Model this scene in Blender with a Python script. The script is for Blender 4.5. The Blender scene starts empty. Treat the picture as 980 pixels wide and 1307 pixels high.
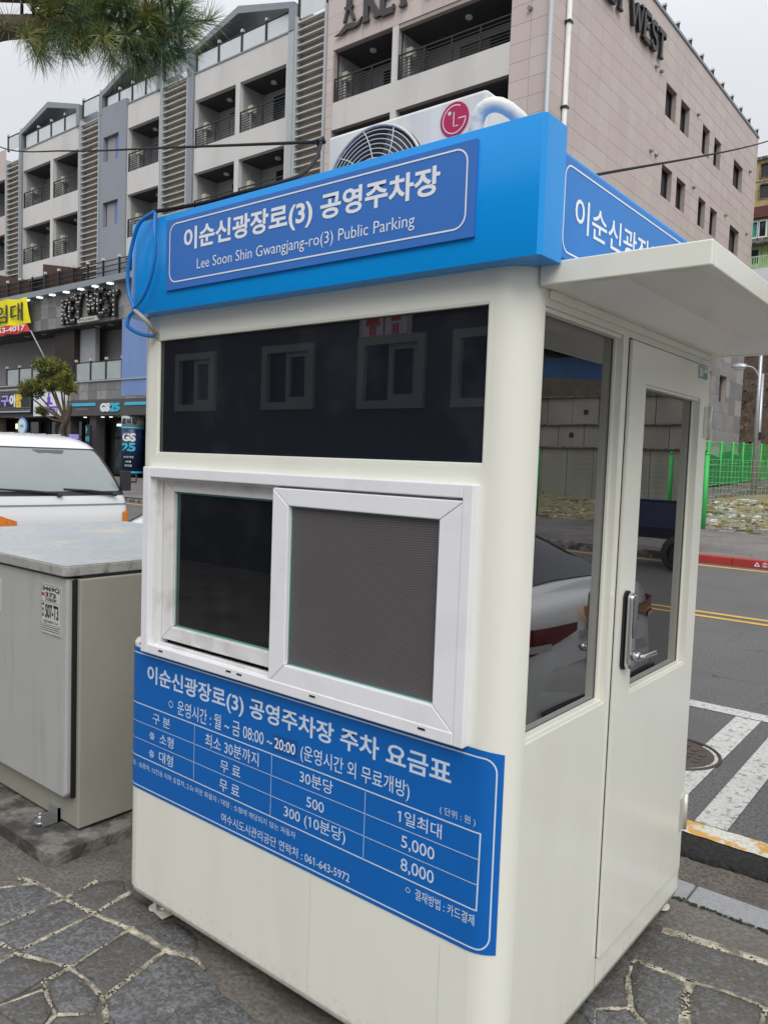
import bpy, math, random
from mathutils import Vector, Matrix
random.seed(11)
R_ = random.random
def U(a, b): return a + (b - a) * random.random()
SC = bpy.context.scene
COL = bpy.data.collections.new("place"); SC.collection.children.link(COL)
# ------------------------------------------------------------------ camera, sky, sun, exposure
cd = bpy.data.cameras.new("camera"); cam = bpy.data.objects.new("camera", cd); COL.objects.link(cam)
FW = Vector((-0.62461573, 0.77817961, -0.06551087)); RT = Vector((0.77790554, 0.62738033, 0.03545269)); UP = Vector((-0.06868879, 0.02881696, 0.99722186))
mw = Matrix.Identity(4)
for i in range(3):
    mw[i][0] = RT[i]; mw[i][1] = UP[i]; mw[i][2] = -FW[i]
mw[0][3], mw[1][3], mw[2][3] = 0.894, -1.608, 1.670
cam.matrix_world = mw
cd.sensor_fit = 'VERTICAL'; cd.sensor_height = 24; cd.lens = 12 / math.tan(math.radians(66.17 / 2))
cd.clip_start = 0.05; cd.clip_end = 1000
SC.camera = cam

W = bpy.data.worlds.new("World"); SC.world = W; W.use_nodes = True
wn = W.node_tree.nodes; wl = W.node_tree.links
for n in list(wn): wn.remove(n)
SUN_EL, SUN_AZ = 46, -46          # azimuth of the direction towards the sun, degrees from +x
out = wn.new('ShaderNodeOutputWorld'); bg = wn.new('ShaderNodeBackground'); bg2 = wn.new('ShaderNodeBackground'); mx = wn.new('ShaderNodeMixShader')
sky = wn.new('ShaderNodeTexSky'); sky.sky_type = 'NISHITA'; sky.sun_disc = False
sky.sun_elevation = math.radians(SUN_EL); sky.sun_rotation = math.radians(90 - SUN_AZ)
bg.inputs['Strength'].default_value = 0.08
wl.new(sky.outputs['Color'], bg.inputs['Color'])
tc = wn.new('ShaderNodeTexCoord'); sx = wn.new('ShaderNodeSeparateXYZ'); wl.new(tc.outputs['Generated'], sx.inputs[0])
mr = wn.new('ShaderNodeMapRange'); wl.new(sx.outputs['Z'], mr.inputs['Value'])
mr.inputs['From Min'].default_value = 0.0; mr.inputs['From Max'].default_value = 1.0
mr.inputs['To Min'].default_value = 0.42; mr.inputs['To Max'].default_value = 1.22
ns = wn.new('ShaderNodeTexNoise'); ns.inputs['Scale'].default_value = 2.2; ns.inputs['Detail'].default_value = 4
mpp = wn.new('ShaderNodeMapping'); mpp.inputs['Scale'].default_value = (1, 1, 2.2)
wl.new(tc.outputs['Generated'], mpp.inputs[0]); wl.new(mpp.outputs[0], ns.inputs['Vector'])
mr2 = wn.new('ShaderNodeMapRange'); wl.new(ns.outputs[0], mr2.inputs['Value']); mr2.inputs['From Min'].default_value = .3; mr2.inputs['From Max'].default_value = .7
mr2.inputs['To Min'].default_value = 0.95; mr2.inputs['To Max'].default_value = 1.045
mu = wn.new('ShaderNodeMath'); mu.operation = 'MULTIPLY'; wl.new(mr.outputs[0], mu.inputs[0]); wl.new(mr2.outputs[0], mu.inputs[1])
bg2.inputs['Color'].default_value = (0.955, 0.985, 1.03, 1); wl.new(mu.outputs[0], bg2.inputs['Strength'])
mx.inputs[0].default_value = 0.93
wl.new(bg.outputs[0], mx.inputs[1]); wl.new(bg2.outputs[0], mx.inputs[2]); wl.new(mx.outputs[0], out.inputs['Surface'])

sd = bpy.data.lights.new("sun", 'SUN'); sd.energy = 1.5; sd.angle = math.radians(40); sd.color = (1, 0.97, 0.93)
so = bpy.data.objects.new("sun", sd); COL.objects.link(so)
e, a = math.radians(SUN_EL), math.radians(SUN_AZ)
so.rotation_euler = Vector((math.cos(e) * math.cos(a), math.cos(e) * math.sin(a), math.sin(e))).to_track_quat('Z', 'Y').to_euler()
so.location = (5, -5, 20)
SC.view_settings.view_transform = 'Standard'; SC.view_settings.look = 'None'
SC.view_settings.exposure = 0.25; SC.view_settings.gamma = 1

# ------------------------------------------------------------------ materials
MC = {}
def M(name, col, rough=.6, var=.06, scale=3., bump=0., bscale=80., metal=0., ior=1.45, coat=0., dirt=None, damt=.5, dscale=1.5, dlo=.5, dhi=.65, emit=0., streak=False, fine=0., fscale=120.):
    if name in MC: return MC[name]
    m = bpy.data.materials.new(name); m.use_nodes = True; nt = m.node_tree; N = nt.nodes; L = nt.links
    b = N['Principled BSDF']; b.inputs['Roughness'].default_value = rough; b.inputs['Metallic'].default_value = metal; b.inputs['IOR'].default_value = ior
    if coat: b.inputs['Coat Weight'].default_value = coat; b.inputs['Coat Roughness'].default_value = .05
    g = N.new('ShaderNodeNewGeometry'); src = g.outputs['Position']
    if streak:
        mp = N.new('ShaderNodeMapping'); mp.inputs['Scale'].default_value = (1, 1, .12); L.new(src, mp.inputs[0]); ssrc = mp.outputs[0]
    else: ssrc = src
    c = None
    def mixc(fac, A, B):
        x = N.new('ShaderNodeMix'); x.data_type = 'RGBA'; L.new(fac, x.inputs['Factor'])
        for s, v in ((x.inputs[6], A), (x.inputs[7], B)):
            if isinstance(v, tuple): s.default_value = (v[0], v[1], v[2], 1)
            else: L.new(v, s)
        return x.outputs[2]
    def noise(sc, lo, hi, s=src, det=5):
        n = N.new('ShaderNodeTexNoise'); n.inputs['Scale'].default_value = sc; n.inputs['Detail'].default_value = det; n.inputs['Roughness'].default_value = .6
        L.new(s, n.inputs['Vector']); r = N.new('ShaderNodeMapRange'); L.new(n.outputs[0], r.inputs[0]); r.inputs[1].default_value = lo; r.inputs[2].default_value = hi
        return r.outputs[0]
    if var:
        c = mixc(noise(scale, .3, .7), tuple(max(0, q * (1 - var)) for q in col), tuple(min(1, q * (1 + var)) for q in col))
    else: c = tuple(col)
    if fine:
        c = mixc(noise(fscale, .42, .62, det=3), c, tuple(q * (1 - fine) for q in col))
    if dirt:
        f = noise(dscale, dlo, dhi, ssrc, 8)
        mm = N.new('ShaderNodeMath'); mm.operation = 'MULTIPLY'; L.new(f, mm.inputs[0]); mm.inputs[1].default_value = damt
        c = mixc(mm.outputs[0], c, dirt)
    if isinstance(c, tuple): b.inputs['Base Color'].default_value = (c[0], c[1], c[2], 1)
    else: L.new(c, b.inputs['Base Color'])
    if bump:
        n = N.new('ShaderNodeTexNoise'); n.inputs['Scale'].default_value = bscale; n.inputs['Detail'].default_value = 6; L.new(src, n.inputs['Vector'])
        bp = N.new('ShaderNodeBump'); bp.inputs['Strength'].default_value = 1; bp.inputs['Distance'].default_value = bump; L.new(n.outputs[0], bp.inputs['Height']); L.new(bp.outputs[0], b.inputs['Normal'])
    if emit:
        b.inputs['Emission Color'].default_value = (col[0], col[1], col[2], 1); b.inputs['Emission Strength'].default_value = emit
    MC[name] = m; return m

cream = M('cream_paint', (.80, .80, .715), .22, .015, 1.5, dirt=(.5, .48, .40), damt=.10, dscale=3.5, streak=True, bump=.0006, bscale=14)
def low_splash(m, z0=.07, z1=.30, col=(.36, .31, .24), amt=.28):
    """dried mud splashed up from the paving on the lowest part of the panels"""
    N = m.node_tree.nodes; L = m.node_tree.links; b = N['Principled BSDF']; src = b.inputs['Base Color'].links[0].from_socket
    g = N.new('ShaderNodeNewGeometry'); sp = N.new('ShaderNodeSeparateXYZ'); L.new(g.outputs['Position'], sp.inputs[0])
    r = N.new('ShaderNodeMapRange'); L.new(sp.outputs[2], r.inputs[0]); r.inputs[1].default_value = z0; r.inputs[2].default_value = z1; r.inputs[3].default_value = .20; r.inputs[4].default_value = -.25; r.clamp = True
    n = N.new('ShaderNodeTexNoise'); n.inputs['Scale'].default_value = 38; n.inputs['Detail'].default_value = 8; n.inputs['Roughness'].default_value = .75; L.new(g.outputs['Position'], n.inputs[0])
    a = N.new('ShaderNodeMath'); a.operation = 'ADD'; L.new(n.outputs[0], a.inputs[0]); L.new(r.outputs[0], a.inputs[1])
    q = N.new('ShaderNodeMapRange'); L.new(a.outputs[0], q.inputs[0]); q.inputs[1].default_value = .60; q.inputs[2].default_value = .74; q.inputs[4].default_value = amt
    x = N.new('ShaderNodeMix'); x.data_type = 'RGBA'; L.new(q.outputs[0], x.inputs['Factor']); L.new(src, x.inputs[6]); x.inputs[7].default_value = (*col, 1); L.new(x.outputs[2], b.inputs['Base Color'])
low_splash(cream)
cream_in = M('cream_soffit_bounce', (.88, .87, .84), .2, .02)  # soffit copy of the cream, lightened to paint in bounce light
pvc = M('white_pvc', (.84, .84, .87), .35, .02, dirt=(.5, .47, .42), damt=.25, dscale=6, dlo=.52, dhi=.75)
pvc_d = M('white_pvc_worn', (.74, .73, .72), .4, .04, dirt=(.4, .37, .33), damt=.4, dscale=9)
blue = M('blue_paint', (.004, .30, .80), .22, .04, 2, bump=.0008, bscale=9)
bsign = M('sign_blue_panel', (.042, .175, .56), .33, .03, 2)
bfilm = M('sign_blue_film', (.001, .125, .47), .4, .05, 3)
bfilm2 = M('sign_blue_patch', (.004, .085, .32), .4, .05, 3)
bside = M('sign_blue_side', (.02, .20, .60), .4, .06, 3)
white_l = M('letter_white', (.82, .86, .9), .45, .02)
glass_side = M('side_glass', (.006, .006, .008), .004, 0, ior=3.4)
glass_front = M('front_glass', (.011, .013, .019), .008, 0, ior=1.85, dirt=(.045, .05, .06), damt=.6, dscale=3.2, dlo=.5, dhi=.75)
glass_slide = M('slider_glass', (.007, .008, .010), .01, 0, ior=1.9, dirt=(.02, .021, .024), damt=.6, dscale=5)
glass_edge = M('glass_edge_green', (.10, .28, .24), .2, .05)
rubber_gap = M('black_rubber_gap_shade', (.012, .012, .013), .5, .1)  # black for rubber parts and for the shade in gaps
dark = M('dark_interior', (.02, .02, .022), .7, .1)
chrome = M('brushed_chrome', (.6, .6, .62), .18, .04, metal=1)
zinc = M('galvanised_steel', (.42, .44, .46), .4, .12, 12, metal=.7)
steel_w = M('white_enamel', (.76, .76, .74), .4, .03, dirt=(.4, .38, .34), damt=.35, dscale=5, streak=True)
red = M('logo_red', (.50, .015, .09), .4, .03)
tape = M('wrap_tape', (.78, .77, .74), .5, .05, 30, bump=.002, bscale=50)
cable_m = M('cable_black', (.010, .010, .012), .8, .1)
hose_m = M('hose_blue', (.006, .18, .55), .35, .06)
cab_door = M('cabinet_door_grey', (.43, .43, .42), .45, .03, 4, dirt=(.22, .21, .18), damt=.45, dscale=14, dlo=.55, dhi=.8, streak=True, bump=.0006, bscale=60)
cab_body = M('cabinet_body_olive', (.32, .31, .262), .5, .06, 3, dirt=(.42, .41, .36), damt=.5, dscale=9, dlo=.6, dhi=.75, streak=True, bump=.0006, bscale=60)
cab_lid = M('cabinet_lid_grey', (.48, .51, .53), .36, .10, 4, dirt=(.66, .60, .42), damt=.6, dscale=3.2, dlo=.57, dhi=.64, fine=.12, fscale=20, bump=.0008, bscale=30)
cab_rim = M('cabinet_lid_rim', (.36, .35, .33), .6, .1, 14, dirt=(.10, .09, .08), damt=.7, dscale=18, dlo=.5, dhi=.7)
concrete = M('concrete', (.26, .245, .22), .85, .14, 6, bump=.010, bscale=30, dirt=(.055, .05, .045), damt=.9, dscale=7, dlo=.42, dhi=.56)
ground_m = M('cement_ground', (.165, .15, .132), .6, .2, 5, bump=.006, bscale=45, dirt=(.055, .05, .046), damt=.7, dscale=1.6, fine=.35, fscale=60)
stone_ms = [M('paving_stone_a', (.175, .179, .187), .5, .14, 12, bump=.007, bscale=90, dirt=(.105, .09, .074), damt=.8, dscale=52, dlo=.46, dhi=.56, fine=.5, fscale=70),
            M('paving_stone_b', (.152, .156, .163), .5, .14, 12, bump=.007, bscale=90, dirt=(.105, .09, .072), damt=.85, dscale=44, dlo=.43, dhi=.54, fine=.5, fscale=75),
            M('paving_stone_c', (.185, .19, .20), .5, .14, 12, bump=.007, bscale=90, dirt=(.095, .082, .068), damt=.75, dscale=58, dlo=.48, dhi=.58, fine=.45, fscale=65)]
mortar = M('mortar_joint', (.56, .52, .41), .9, .16, 40, bump=.012, bscale=90, dirt=(.16, .14, .11), damt=.95, dscale=18, dlo=.42, dhi=.62)
_n = mortar.node_tree.nodes; _l = mortar.node_tree.links
_a = _n.new('ShaderNodeTexNoise'); _a.inputs['Scale'].default_value = 95; _a.inputs['Detail'].default_value = 3; _g = _n.new('ShaderNodeNewGeometry'); _l.new(_g.outputs['Position'], _a.inputs['Vector'])
_b = _n.new('ShaderNodeTexNoise'); _b.inputs['Scale'].default_value = 9; _l.new(_g.outputs['Position'], _b.inputs['Vector'])
_s = _n.new('ShaderNodeMath'); _s.operation = 'ADD'; _l.new(_a.outputs[0], _s.inputs[0]); _l.new(_b.outputs[0], _s.inputs[1])
_c = _n.new('ShaderNodeMath'); _c.operation = 'GREATER_THAN'; _l.new(_s.outputs[0], _c.inputs[0]); _c.inputs[1].default_value = .86; _l.new(_c.outputs[0], _n['Principled BSDF'].inputs['Alpha'])
granite = M('granite', (.30, .305, .315), .6, .08, 30, bump=.002, bscale=200, dirt=(.15, .15, .15), damt=.5, dscale=90, dlo=.55, dhi=.62)
gutter_m = M('gutter_ground', (.15, .13, .11), .85, .2, 8, bump=.012, bscale=60, fine=.5, fscale=60)
asph = M('asphalt', (.175, .168, .163), .8, .1, .8, bump=.008, bscale=140, dirt=(.115, .11, .108), damt=.8, dscale=1.1, dlo=.42, dhi=.62, fine=.6, fscale=62)
def cracks(m, scale=.9, wid=.012, col=(.04, .04, .04), amt=.7):
    N = m.node_tree.nodes; L = m.node_tree.links; b = N['Principled BSDF']; src = b.inputs['Base Color'].links[0].from_socket
    g = N.new('ShaderNodeNewGeometry'); n = N.new('ShaderNodeTexNoise'); n.inputs['Scale'].default_value = 5; n.inputs['Detail'].default_value = 6; L.new(g.outputs['Position'], n.inputs[0])
    v = N.new('ShaderNodeVectorMath'); v.operation = 'SCALE'; L.new(n.outputs[1], v.inputs[0]); v.inputs['Scale'].default_value = .28
    a = N.new('ShaderNodeVectorMath'); L.new(v.outputs[0], a.inputs[0]); L.new(g.outputs['Position'], a.inputs[1])
    w = N.new('ShaderNodeTexVoronoi'); w.feature = 'DISTANCE_TO_EDGE'; w.inputs['Scale'].default_value = scale; L.new(a.outputs[0], w.inputs[0])
    r = N.new('ShaderNodeMapRange'); L.new(w.outputs[0], r.inputs[0]); r.inputs[1].default_value = 0; r.inputs[2].default_value = wid; r.inputs[3].default_value = amt; r.inputs[4].default_value = 0
    n2 = N.new('ShaderNodeTexNoise'); n2.inputs['Scale'].default_value = .8; L.new(g.outputs['Position'], n2.inputs[0]); r2 = N.new('ShaderNodeMapRange'); L.new(n2.outputs[0], r2.inputs[0]); r2.inputs[1].default_value = .5; r2.inputs[2].default_value = .6
    q = N.new('ShaderNodeMath'); q.operation = 'MULTIPLY'; L.new(r.outputs[0], q.inputs[0]); L.new(r2.outputs[0], q.inputs[1])
    x = N.new('ShaderNodeMix'); x.data_type = 'RGBA'; L.new(q.outputs[0], x.inputs['Factor']); L.new(src, x.inputs[6]); x.inputs[7].default_value = (*col, 1); L.new(x.outputs[2], b.inputs['Base Color'])
asph_e = M('asphalt_edge', (.032, .031, .031), .9, .4, 30, bump=.05, bscale=38, fine=.5, fscale=60)
asph_far = M('pavement_far', (.20, .185, .175), .85, .16, .5, bump=.006, bscale=30, fine=.3, fscale=14, dirt=(.11, .10, .095), damt=.8, dscale=.9, dlo=.48, dhi=.6)
cracks(asph); cracks(asph_far, .5, .02); cracks(ground_m, 2.5, .012, (.045, .04, .035), .6)
paint_w = M('road_paint_white', (.56, .56, .53), .7, .10, 6, bump=.003, bscale=120, dirt=(.20, .20, .19), damt=.85, dscale=26, dlo=.54, dhi=.63, fine=.2, fscale=90)
cracks(paint_w, 5., .03, (.14, .14, .14), .8)
paint_y = M('road_paint_yellow', (.60, .36, .075), .7, .12, 6, dirt=(.3, .25, .15), damt=.6, dscale=20, dlo=.55, dhi=.66)
paint_e = M('road_edge_worn_paint', (.66, .64, .56), .7, .08, 6, bump=.004, bscale=100, dirt=(.60, .32, .06), damt=.95, dscale=9, dlo=.5, dhi=.54, fine=.2, fscale=80)
moss = M('moss', (.035, .05, .018), .95, .4, 30, bump=.02, bscale=80)
red_kerb = M('kerb_red', (.36, .035, .03), .6, .12, 3, bump=.003, bscale=60)
pinks = [M('cladding_pink_%d' % i, c, .55, .03, .9, dirt=(.40, .35, .32), damt=.16, dscale=.9, streak=True) for i, c in enumerate([(.545, .465, .44), (.535, .455, .43), (.555, .475, .45), (.565, .49, .46)])]
joint_m = M('cladding_joint', (.36, .31, .29), .9, .1)
render_w = M('facade_render_pale', (.61, .60, .58), .8, .04, .6, dirt=(.40, .39, .37), damt=.3, dscale=.6, streak=True)
render_g = M('facade_panel_bluegrey', (.27, .295, .335), .7, .05, .6)
bal_in = M('balcony_wall', (.34, .345, .35), .8, .05)
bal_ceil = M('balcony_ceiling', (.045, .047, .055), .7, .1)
frame_g = M('metal_frame_grey', (.25, .28, .31), .45, .06, 1, metal=.2)
frame_l = M('metal_frame_light', (.42, .45, .47), .45, .06, 1, metal=.2)
louv = M('louvre_slat', (.56, .54, .50), .6, .05, 2)
louv_b = M('louvre_backing', (.36, .34, .31), .8, .1, 1)
iron = M('black_iron', (.022, .022, .026), .5, .1)
glass_dk = M('window_dark', (.02, .024, .03), .08, .1, ior=1.6)
glass_rail = M('balustrade_glass', (.34, .38, .38), .1, .08, 1)
glass_sky = M('balustrade_glass_pale', (.62, .66, .68), .1, .05, 1)
blue_wall = M('blue_glass_wall', (.16, .25, .50), .12, .12, .5)
stone_t = [M('grey_stone_%d' % i, c, .6, .08, 2, dirt=(.12, .12, .12), damt=.35, dscale=1.6) for i, c in enumerate([(.20, .20, .205), (.24, .24, .24), (.285, .285, .285), (.17, .17, .178)])]
wood = M('dark_wood', (.06, .028, .018), .6, .2, 3)
wood2 = M('black_brown_panel', (.028, .02, .018), .6, .2, 3)
lamp_w = M('soffit_lamp_lit', (.9, .95, 1.0), .5, 0, emit=1.2)
lamp_y = M('warm_lamp_lit', (1., .62, .22), .5, 0, emit=2.5)
bulb_m = M('bulb_glass', (.75, .72, .60), .2, .1)
black_sign = M('sign_black', (.012, .012, .013), .4, .1)
gs_board = M('shop_board_brown', (.075, .068, .07), .5, .06)
cyan = M('shop_cyan', (.05, .44, .62), .4, .03)
navy = M('shop_navy', (.012, .028, .08), .35, .1)
yellow = M('banner_yellow', (.85, .76, .01), .7, .04)
bred = M('banner_red', (.72, .05, .05), .7, .05)
purple = M('sign_purple', (.13, .06, .55), .5, .05)
lilac = M('sign_lilac', (.38, .30, .75), .5, .08)
gold = M('sign_gold', (.75, .55, .06), .5, .06)
sign_w = M('sign_white', (.74, .76, .80), .45, .03)
letter_k = M('letter_black', (.012, .012, .014), .4, .1)
letter_br = M('letter_bronze', (.055, .048, .05), .45, .1)
car_s = M('car_paint_silver', (.50, .52, .54), .22, .01, coat=.7)
car_w = M('car_paint_white', (.74, .75, .76), .25, .01, coat=.6)
car_gl = M('car_glass', (.012, .012, .016), .02, 0, ior=1.5)
wind_gl = M('windscreen_glass_sky_tone', (.27, .295, .295), .12, .05, 1.5, ior=1.6)  # grey of the reflected sky painted into the glass colour
plastic = M('black_plastic', (.03, .031, .034), .5, .1)
amber = M('amber_lens', (.75, .22, .03), .2, .15, 25, coat=.5)
redlens = M('red_lens', (.16, .005, .010), .15, .1, 20, coat=.5)
clear_l = M('clear_lens', (.55, .56, .58), .15, .1, 20, coat=.5)
tyre = M('tyre', (.02, .02, .02), .8, .1)
alloy = M('alloy', (.5, .5, .52), .3, .05, metal=.8)
truck_b = M('truck_paint_navy', (.012, .018, .055), .3, .05, coat=.5)
fence_g = M('fence_green', (.045, .48, .10), .45, .06)
net_g = M('screen_green', (.02, .13, .055), .8, .2, 2)
bark = M('pine_bark', (.10, .075, .055), .9, .3, 14, bump=.02, bscale=35, dirt=(.16, .15, .06), damt=.6, dscale=9)
needle = [M('pine_needle_a', (.15, .22, .075), .5, .3, 12), M('pine_needle_b', (.27, .28, .07), .5, .3, 12), M('pine_needle_c', (.10, .165, .08), .5, .3, 12)]
pine_far = [M('pine_leaf_olive', (.20, .20, .035), .7, .4, 2), M('pine_leaf_dark', (.09, .11, .03), .7, .4, 2)]
rubble_m = M('rubble_ground', (.33, .26, .15), .95, .3, 1.2, bump=.05, bscale=6, dirt=(.20, .20, .08), damt=.8, dscale=.9, fine=.4, fscale=8)
hill_m = M('hillside', (.085, .06, .045), .95, .4, .5, bump=.2, bscale=2, dirt=(.03, .028, .02), damt=.8, dscale=.4)
wall_c = M('retaining_concrete', (.30, .28, .255), .85, .12, .8, dirt=(.12, .11, .10), damt=.5, dscale=.7, streak=True)
wall_dk = M('restroom_wall_dark', (.05, .054, .064), .7, .1, 1)
frame_b = M('restroom_frame_beige', (.40, .385, .35), .6, .05)
roof_b = M('roof_blue', (.03, .10, .24), .5, .15, 2)
debris_m = [M('debris_white', (.6, .6, .6), .8, .1), M('debris_orange', (.36, .25, .12), .9, .35, 3), M('debris_grey', (.3, .3, .28), .9, .2), M('debris_green', (.13, .14, .05), .9, .3)]
brick_y = M('brick_yellow', (.42, .30, .15), .85, .25, 1.2)
green_p = M('house_green', (.30, .46, .14), .8, .08)
teal_g = M('teal_window', (.05, .36, .30), .3, .15)
plate_m = M('label_plate', (.56, .56, .53), .4, .05, 20)

# ------------------------------------------------------------------ mesh helpers
class MB:
    def __init__(s): s.v = []; s.f = []; s.sm = []
    def quad(s, *p, sm=False):
        b = len(s.v); s.v += [tuple(q) for q in p]; s.f.append(tuple(range(b, b + len(p)))); s.sm.append(sm)
    def box(s, x0, x1, y0, y1, z0, z1):
        if x0 > x1: x0, x1 = x1, x0
        if y0 > y1: y0, y1 = y1, y0
        if z0 > z1: z0, z1 = z1, z0
        b = len(s.v)
        s.v += [(x0, y0, z0), (x1, y0, z0), (x1, y1, z0), (x0, y1, z0), (x0, y0, z1), (x1, y0, z1), (x1, y1, z1), (x0, y1, z1)]
        for q in ((3, 2, 1, 0), (4, 5, 6, 7), (0, 1, 5, 4), (1, 2, 6, 5), (2, 3, 7, 6), (3, 0, 4, 7)):
            s.f.append(tuple(b + i for i in q)); s.sm.append(False)
        return s
    def tube(s, pts, r, n=8, caps=True):
        pts = [Vector(p) for p in pts]; m = len(pts); rings = []
        up = Vector((0, 0, 1)); prev = None
        for i, p in enumerate(pts):
            t = (pts[min(i + 1, m - 1)] - pts[max(i - 1, 0)]).normalized()
            if prev is None:
                a = t.cross(up)
                if a.length < .05: a = t.cross(Vector((1, 0, 0)))
            else: a = prev - t * prev.dot(t)
            if a.length < 1e-6: a = t.orthogonal()
            a.normalize(); prev = a; b2 = t.cross(a)
            rr = r[i] if isinstance(r, (list, tuple)) else r
            rings.append([p + (a * math.cos(2 * math.pi * k / n) + b2 * math.sin(2 * math.pi * k / n)) * rr for k in range(n)])
        b = len(s.v)
        for rg in rings: s.v += [tuple(q) for q in rg]
        for i in range(m - 1):
            for k in range(n):
                k2 = (k + 1) % n
                s.f.append((b + i * n + k, b + i * n + k2, b + (i + 1) * n + k2, b + (i + 1) * n + k)); s.sm.append(True)
        if caps:
            s.f.append(tuple(b + k for k in reversed(range(n)))); s.sm.append(False)
            s.f.append(tuple(b + (m - 1) * n + k for k in range(n))); s.sm.append(False)
        return s
    def prism(s, poly, axis, a0, a1):
        """poly: 2-D outline; axis 'y' -> (x,z) outline extruded in y, 'x' -> (y,z), 'z' -> (x,y)"""
        def P(q, a): return {'y': (q[0], a, q[1]), 'x': (a, q[0], q[1]), 'z': (q[0], q[1], a)}[axis]
        b = len(s.v); n = len(poly)
        s.v += [P(q, a0) for q in poly] + [P(q, a1) for q in poly]
        s.f.append(tuple(b + i for i in range(n))); s.f.append(tuple(b + n + i for i in reversed(range(n)))); s.sm += [False, False]
        for i in range(n):
            j = (i + 1) % n; s.f.append((b + i, b + n + i, b + n + j, b + j)); s.sm.append(False)
        return s
    def grid(s, rows, sm=True, closed=False):
        b = len(s.v); h = len(rows); w = len(rows[0])
        for r in rows: s.v += [tuple(q) for q in r]
        for i in range(h - 1):
            for j in range(w if closed else w - 1):
                k = (j + 1) % w
                s.f.append((b + i * w + j, b + i * w + k, b + (i + 1) * w + k, b + (i + 1) * w + j)); s.sm.append(sm)
        return s
    def build(s, name, mat, parent=None, label=None, bevel=0, fix=True, kind=None):
        m = bpy.data.meshes.new(name); o = bpy.data.objects.new(name, m); COL.objects.link(o)
        base = Vector((0, 0, 0)) if parent is None else rootloc(parent)
        m.from_pydata([tuple(Vector(q) - base) for q in s.v], [], s.f); m.update()
        m.polygons.foreach_set('use_smooth', s.sm)
        if fix:
            import bmesh
            bm = bmesh.new(); bm.from_mesh(m); bmesh.ops.recalc_face_normals(bm, faces=bm.faces); bm.to_mesh(m); bm.free()
        if bevel:
            md = o.modifiers.new('bevel', 'BEVEL'); md.width = bevel; md.segments = 2; md.limit_method = 'ANGLE'
        m.materials.append(mat)
        if parent is not None: o.parent = parent
        if label: o['label'] = label
        if kind: o['kind'] = kind
        return o
def rootloc(o):
    l = Vector((0, 0, 0))
    while o is not None: l += o.location; o = o.parent
    return l
def thing(name, label, cat, loc=(0, 0, 0), group=None):
    o = bpy.data.objects.new(name, None); COL.objects.link(o); o.location = loc; o.empty_display_size = .2
    o['label'] = label; o['category'] = cat
    if group: o['group'] = group
    return o
def tag(o, label, cat, group=None):
    o['label'] = label; o['category'] = cat
    if group: o['group'] = group
    return o
def struct(o): o['kind'] = 'structure'; return o
def inst(name, src, parent, loc=(0, 0, 0), rot=None, mat=None):
    """another object on the same mesh; loc relative to parent"""
    o = bpy.data.objects.new(name, src if isinstance(src, bpy.types.Mesh) else src.data); COL.objects.link(o)
    o.parent = parent; o.location = loc
    if rot: o.rotation_euler = rot
    return o
def copy_tree(o, parent=None):
    c = o.copy(); COL.objects.link(c); c.parent = parent
    for ch in list(o.children): copy_tree(ch, c)
    return c
def subtract(r, holes):
    rs = [r]
    for h in holes:
        nr = []
        for (a0, a1, b0, b1) in rs:
            x0, x1, y0, y1 = max(a0, h[0]), min(a1, h[1]), max(b0, h[2]), min(b1, h[3])
            if x0 >= x1 or y0 >= y1: nr.append((a0, a1, b0, b1)); continue
            if b0 < y0: nr.append((a0, a1, b0, y0))
            if y1 < b1: nr.append((a0, a1, y1, b1))
            if a0 < x0: nr.append((a0, x0, y0, y1))
            if x1 < a1: nr.append((x1, a1, y0, y1))
        rs = nr
    return rs
def holed(mb, u0, u1, v0, v1, holes, fn, depth):
    """wall face with real openings and reveals. fn(u,v,d) -> point, d = depth behind the face"""
    for (a0, a1, b0, b1) in subtract((u0, u1, v0, v1), holes):
        mb.quad(fn(a0, b0, 0), fn(a1, b0, 0), fn(a1, b1, 0), fn(a0, b1, 0))
    for (a0, a1, b0, b1) in holes:
        for (p, q) in (((a0, b0), (a1, b0)), ((a1, b0), (a1, b1)), ((a1, b1), (a0, b1)), ((a0, b1), (a0, b0))):
            mb.quad(fn(p[0], p[1], 0), fn(q[0], q[1], 0), fn(q[0], q[1], depth), fn(p[0], p[1], depth))
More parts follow.
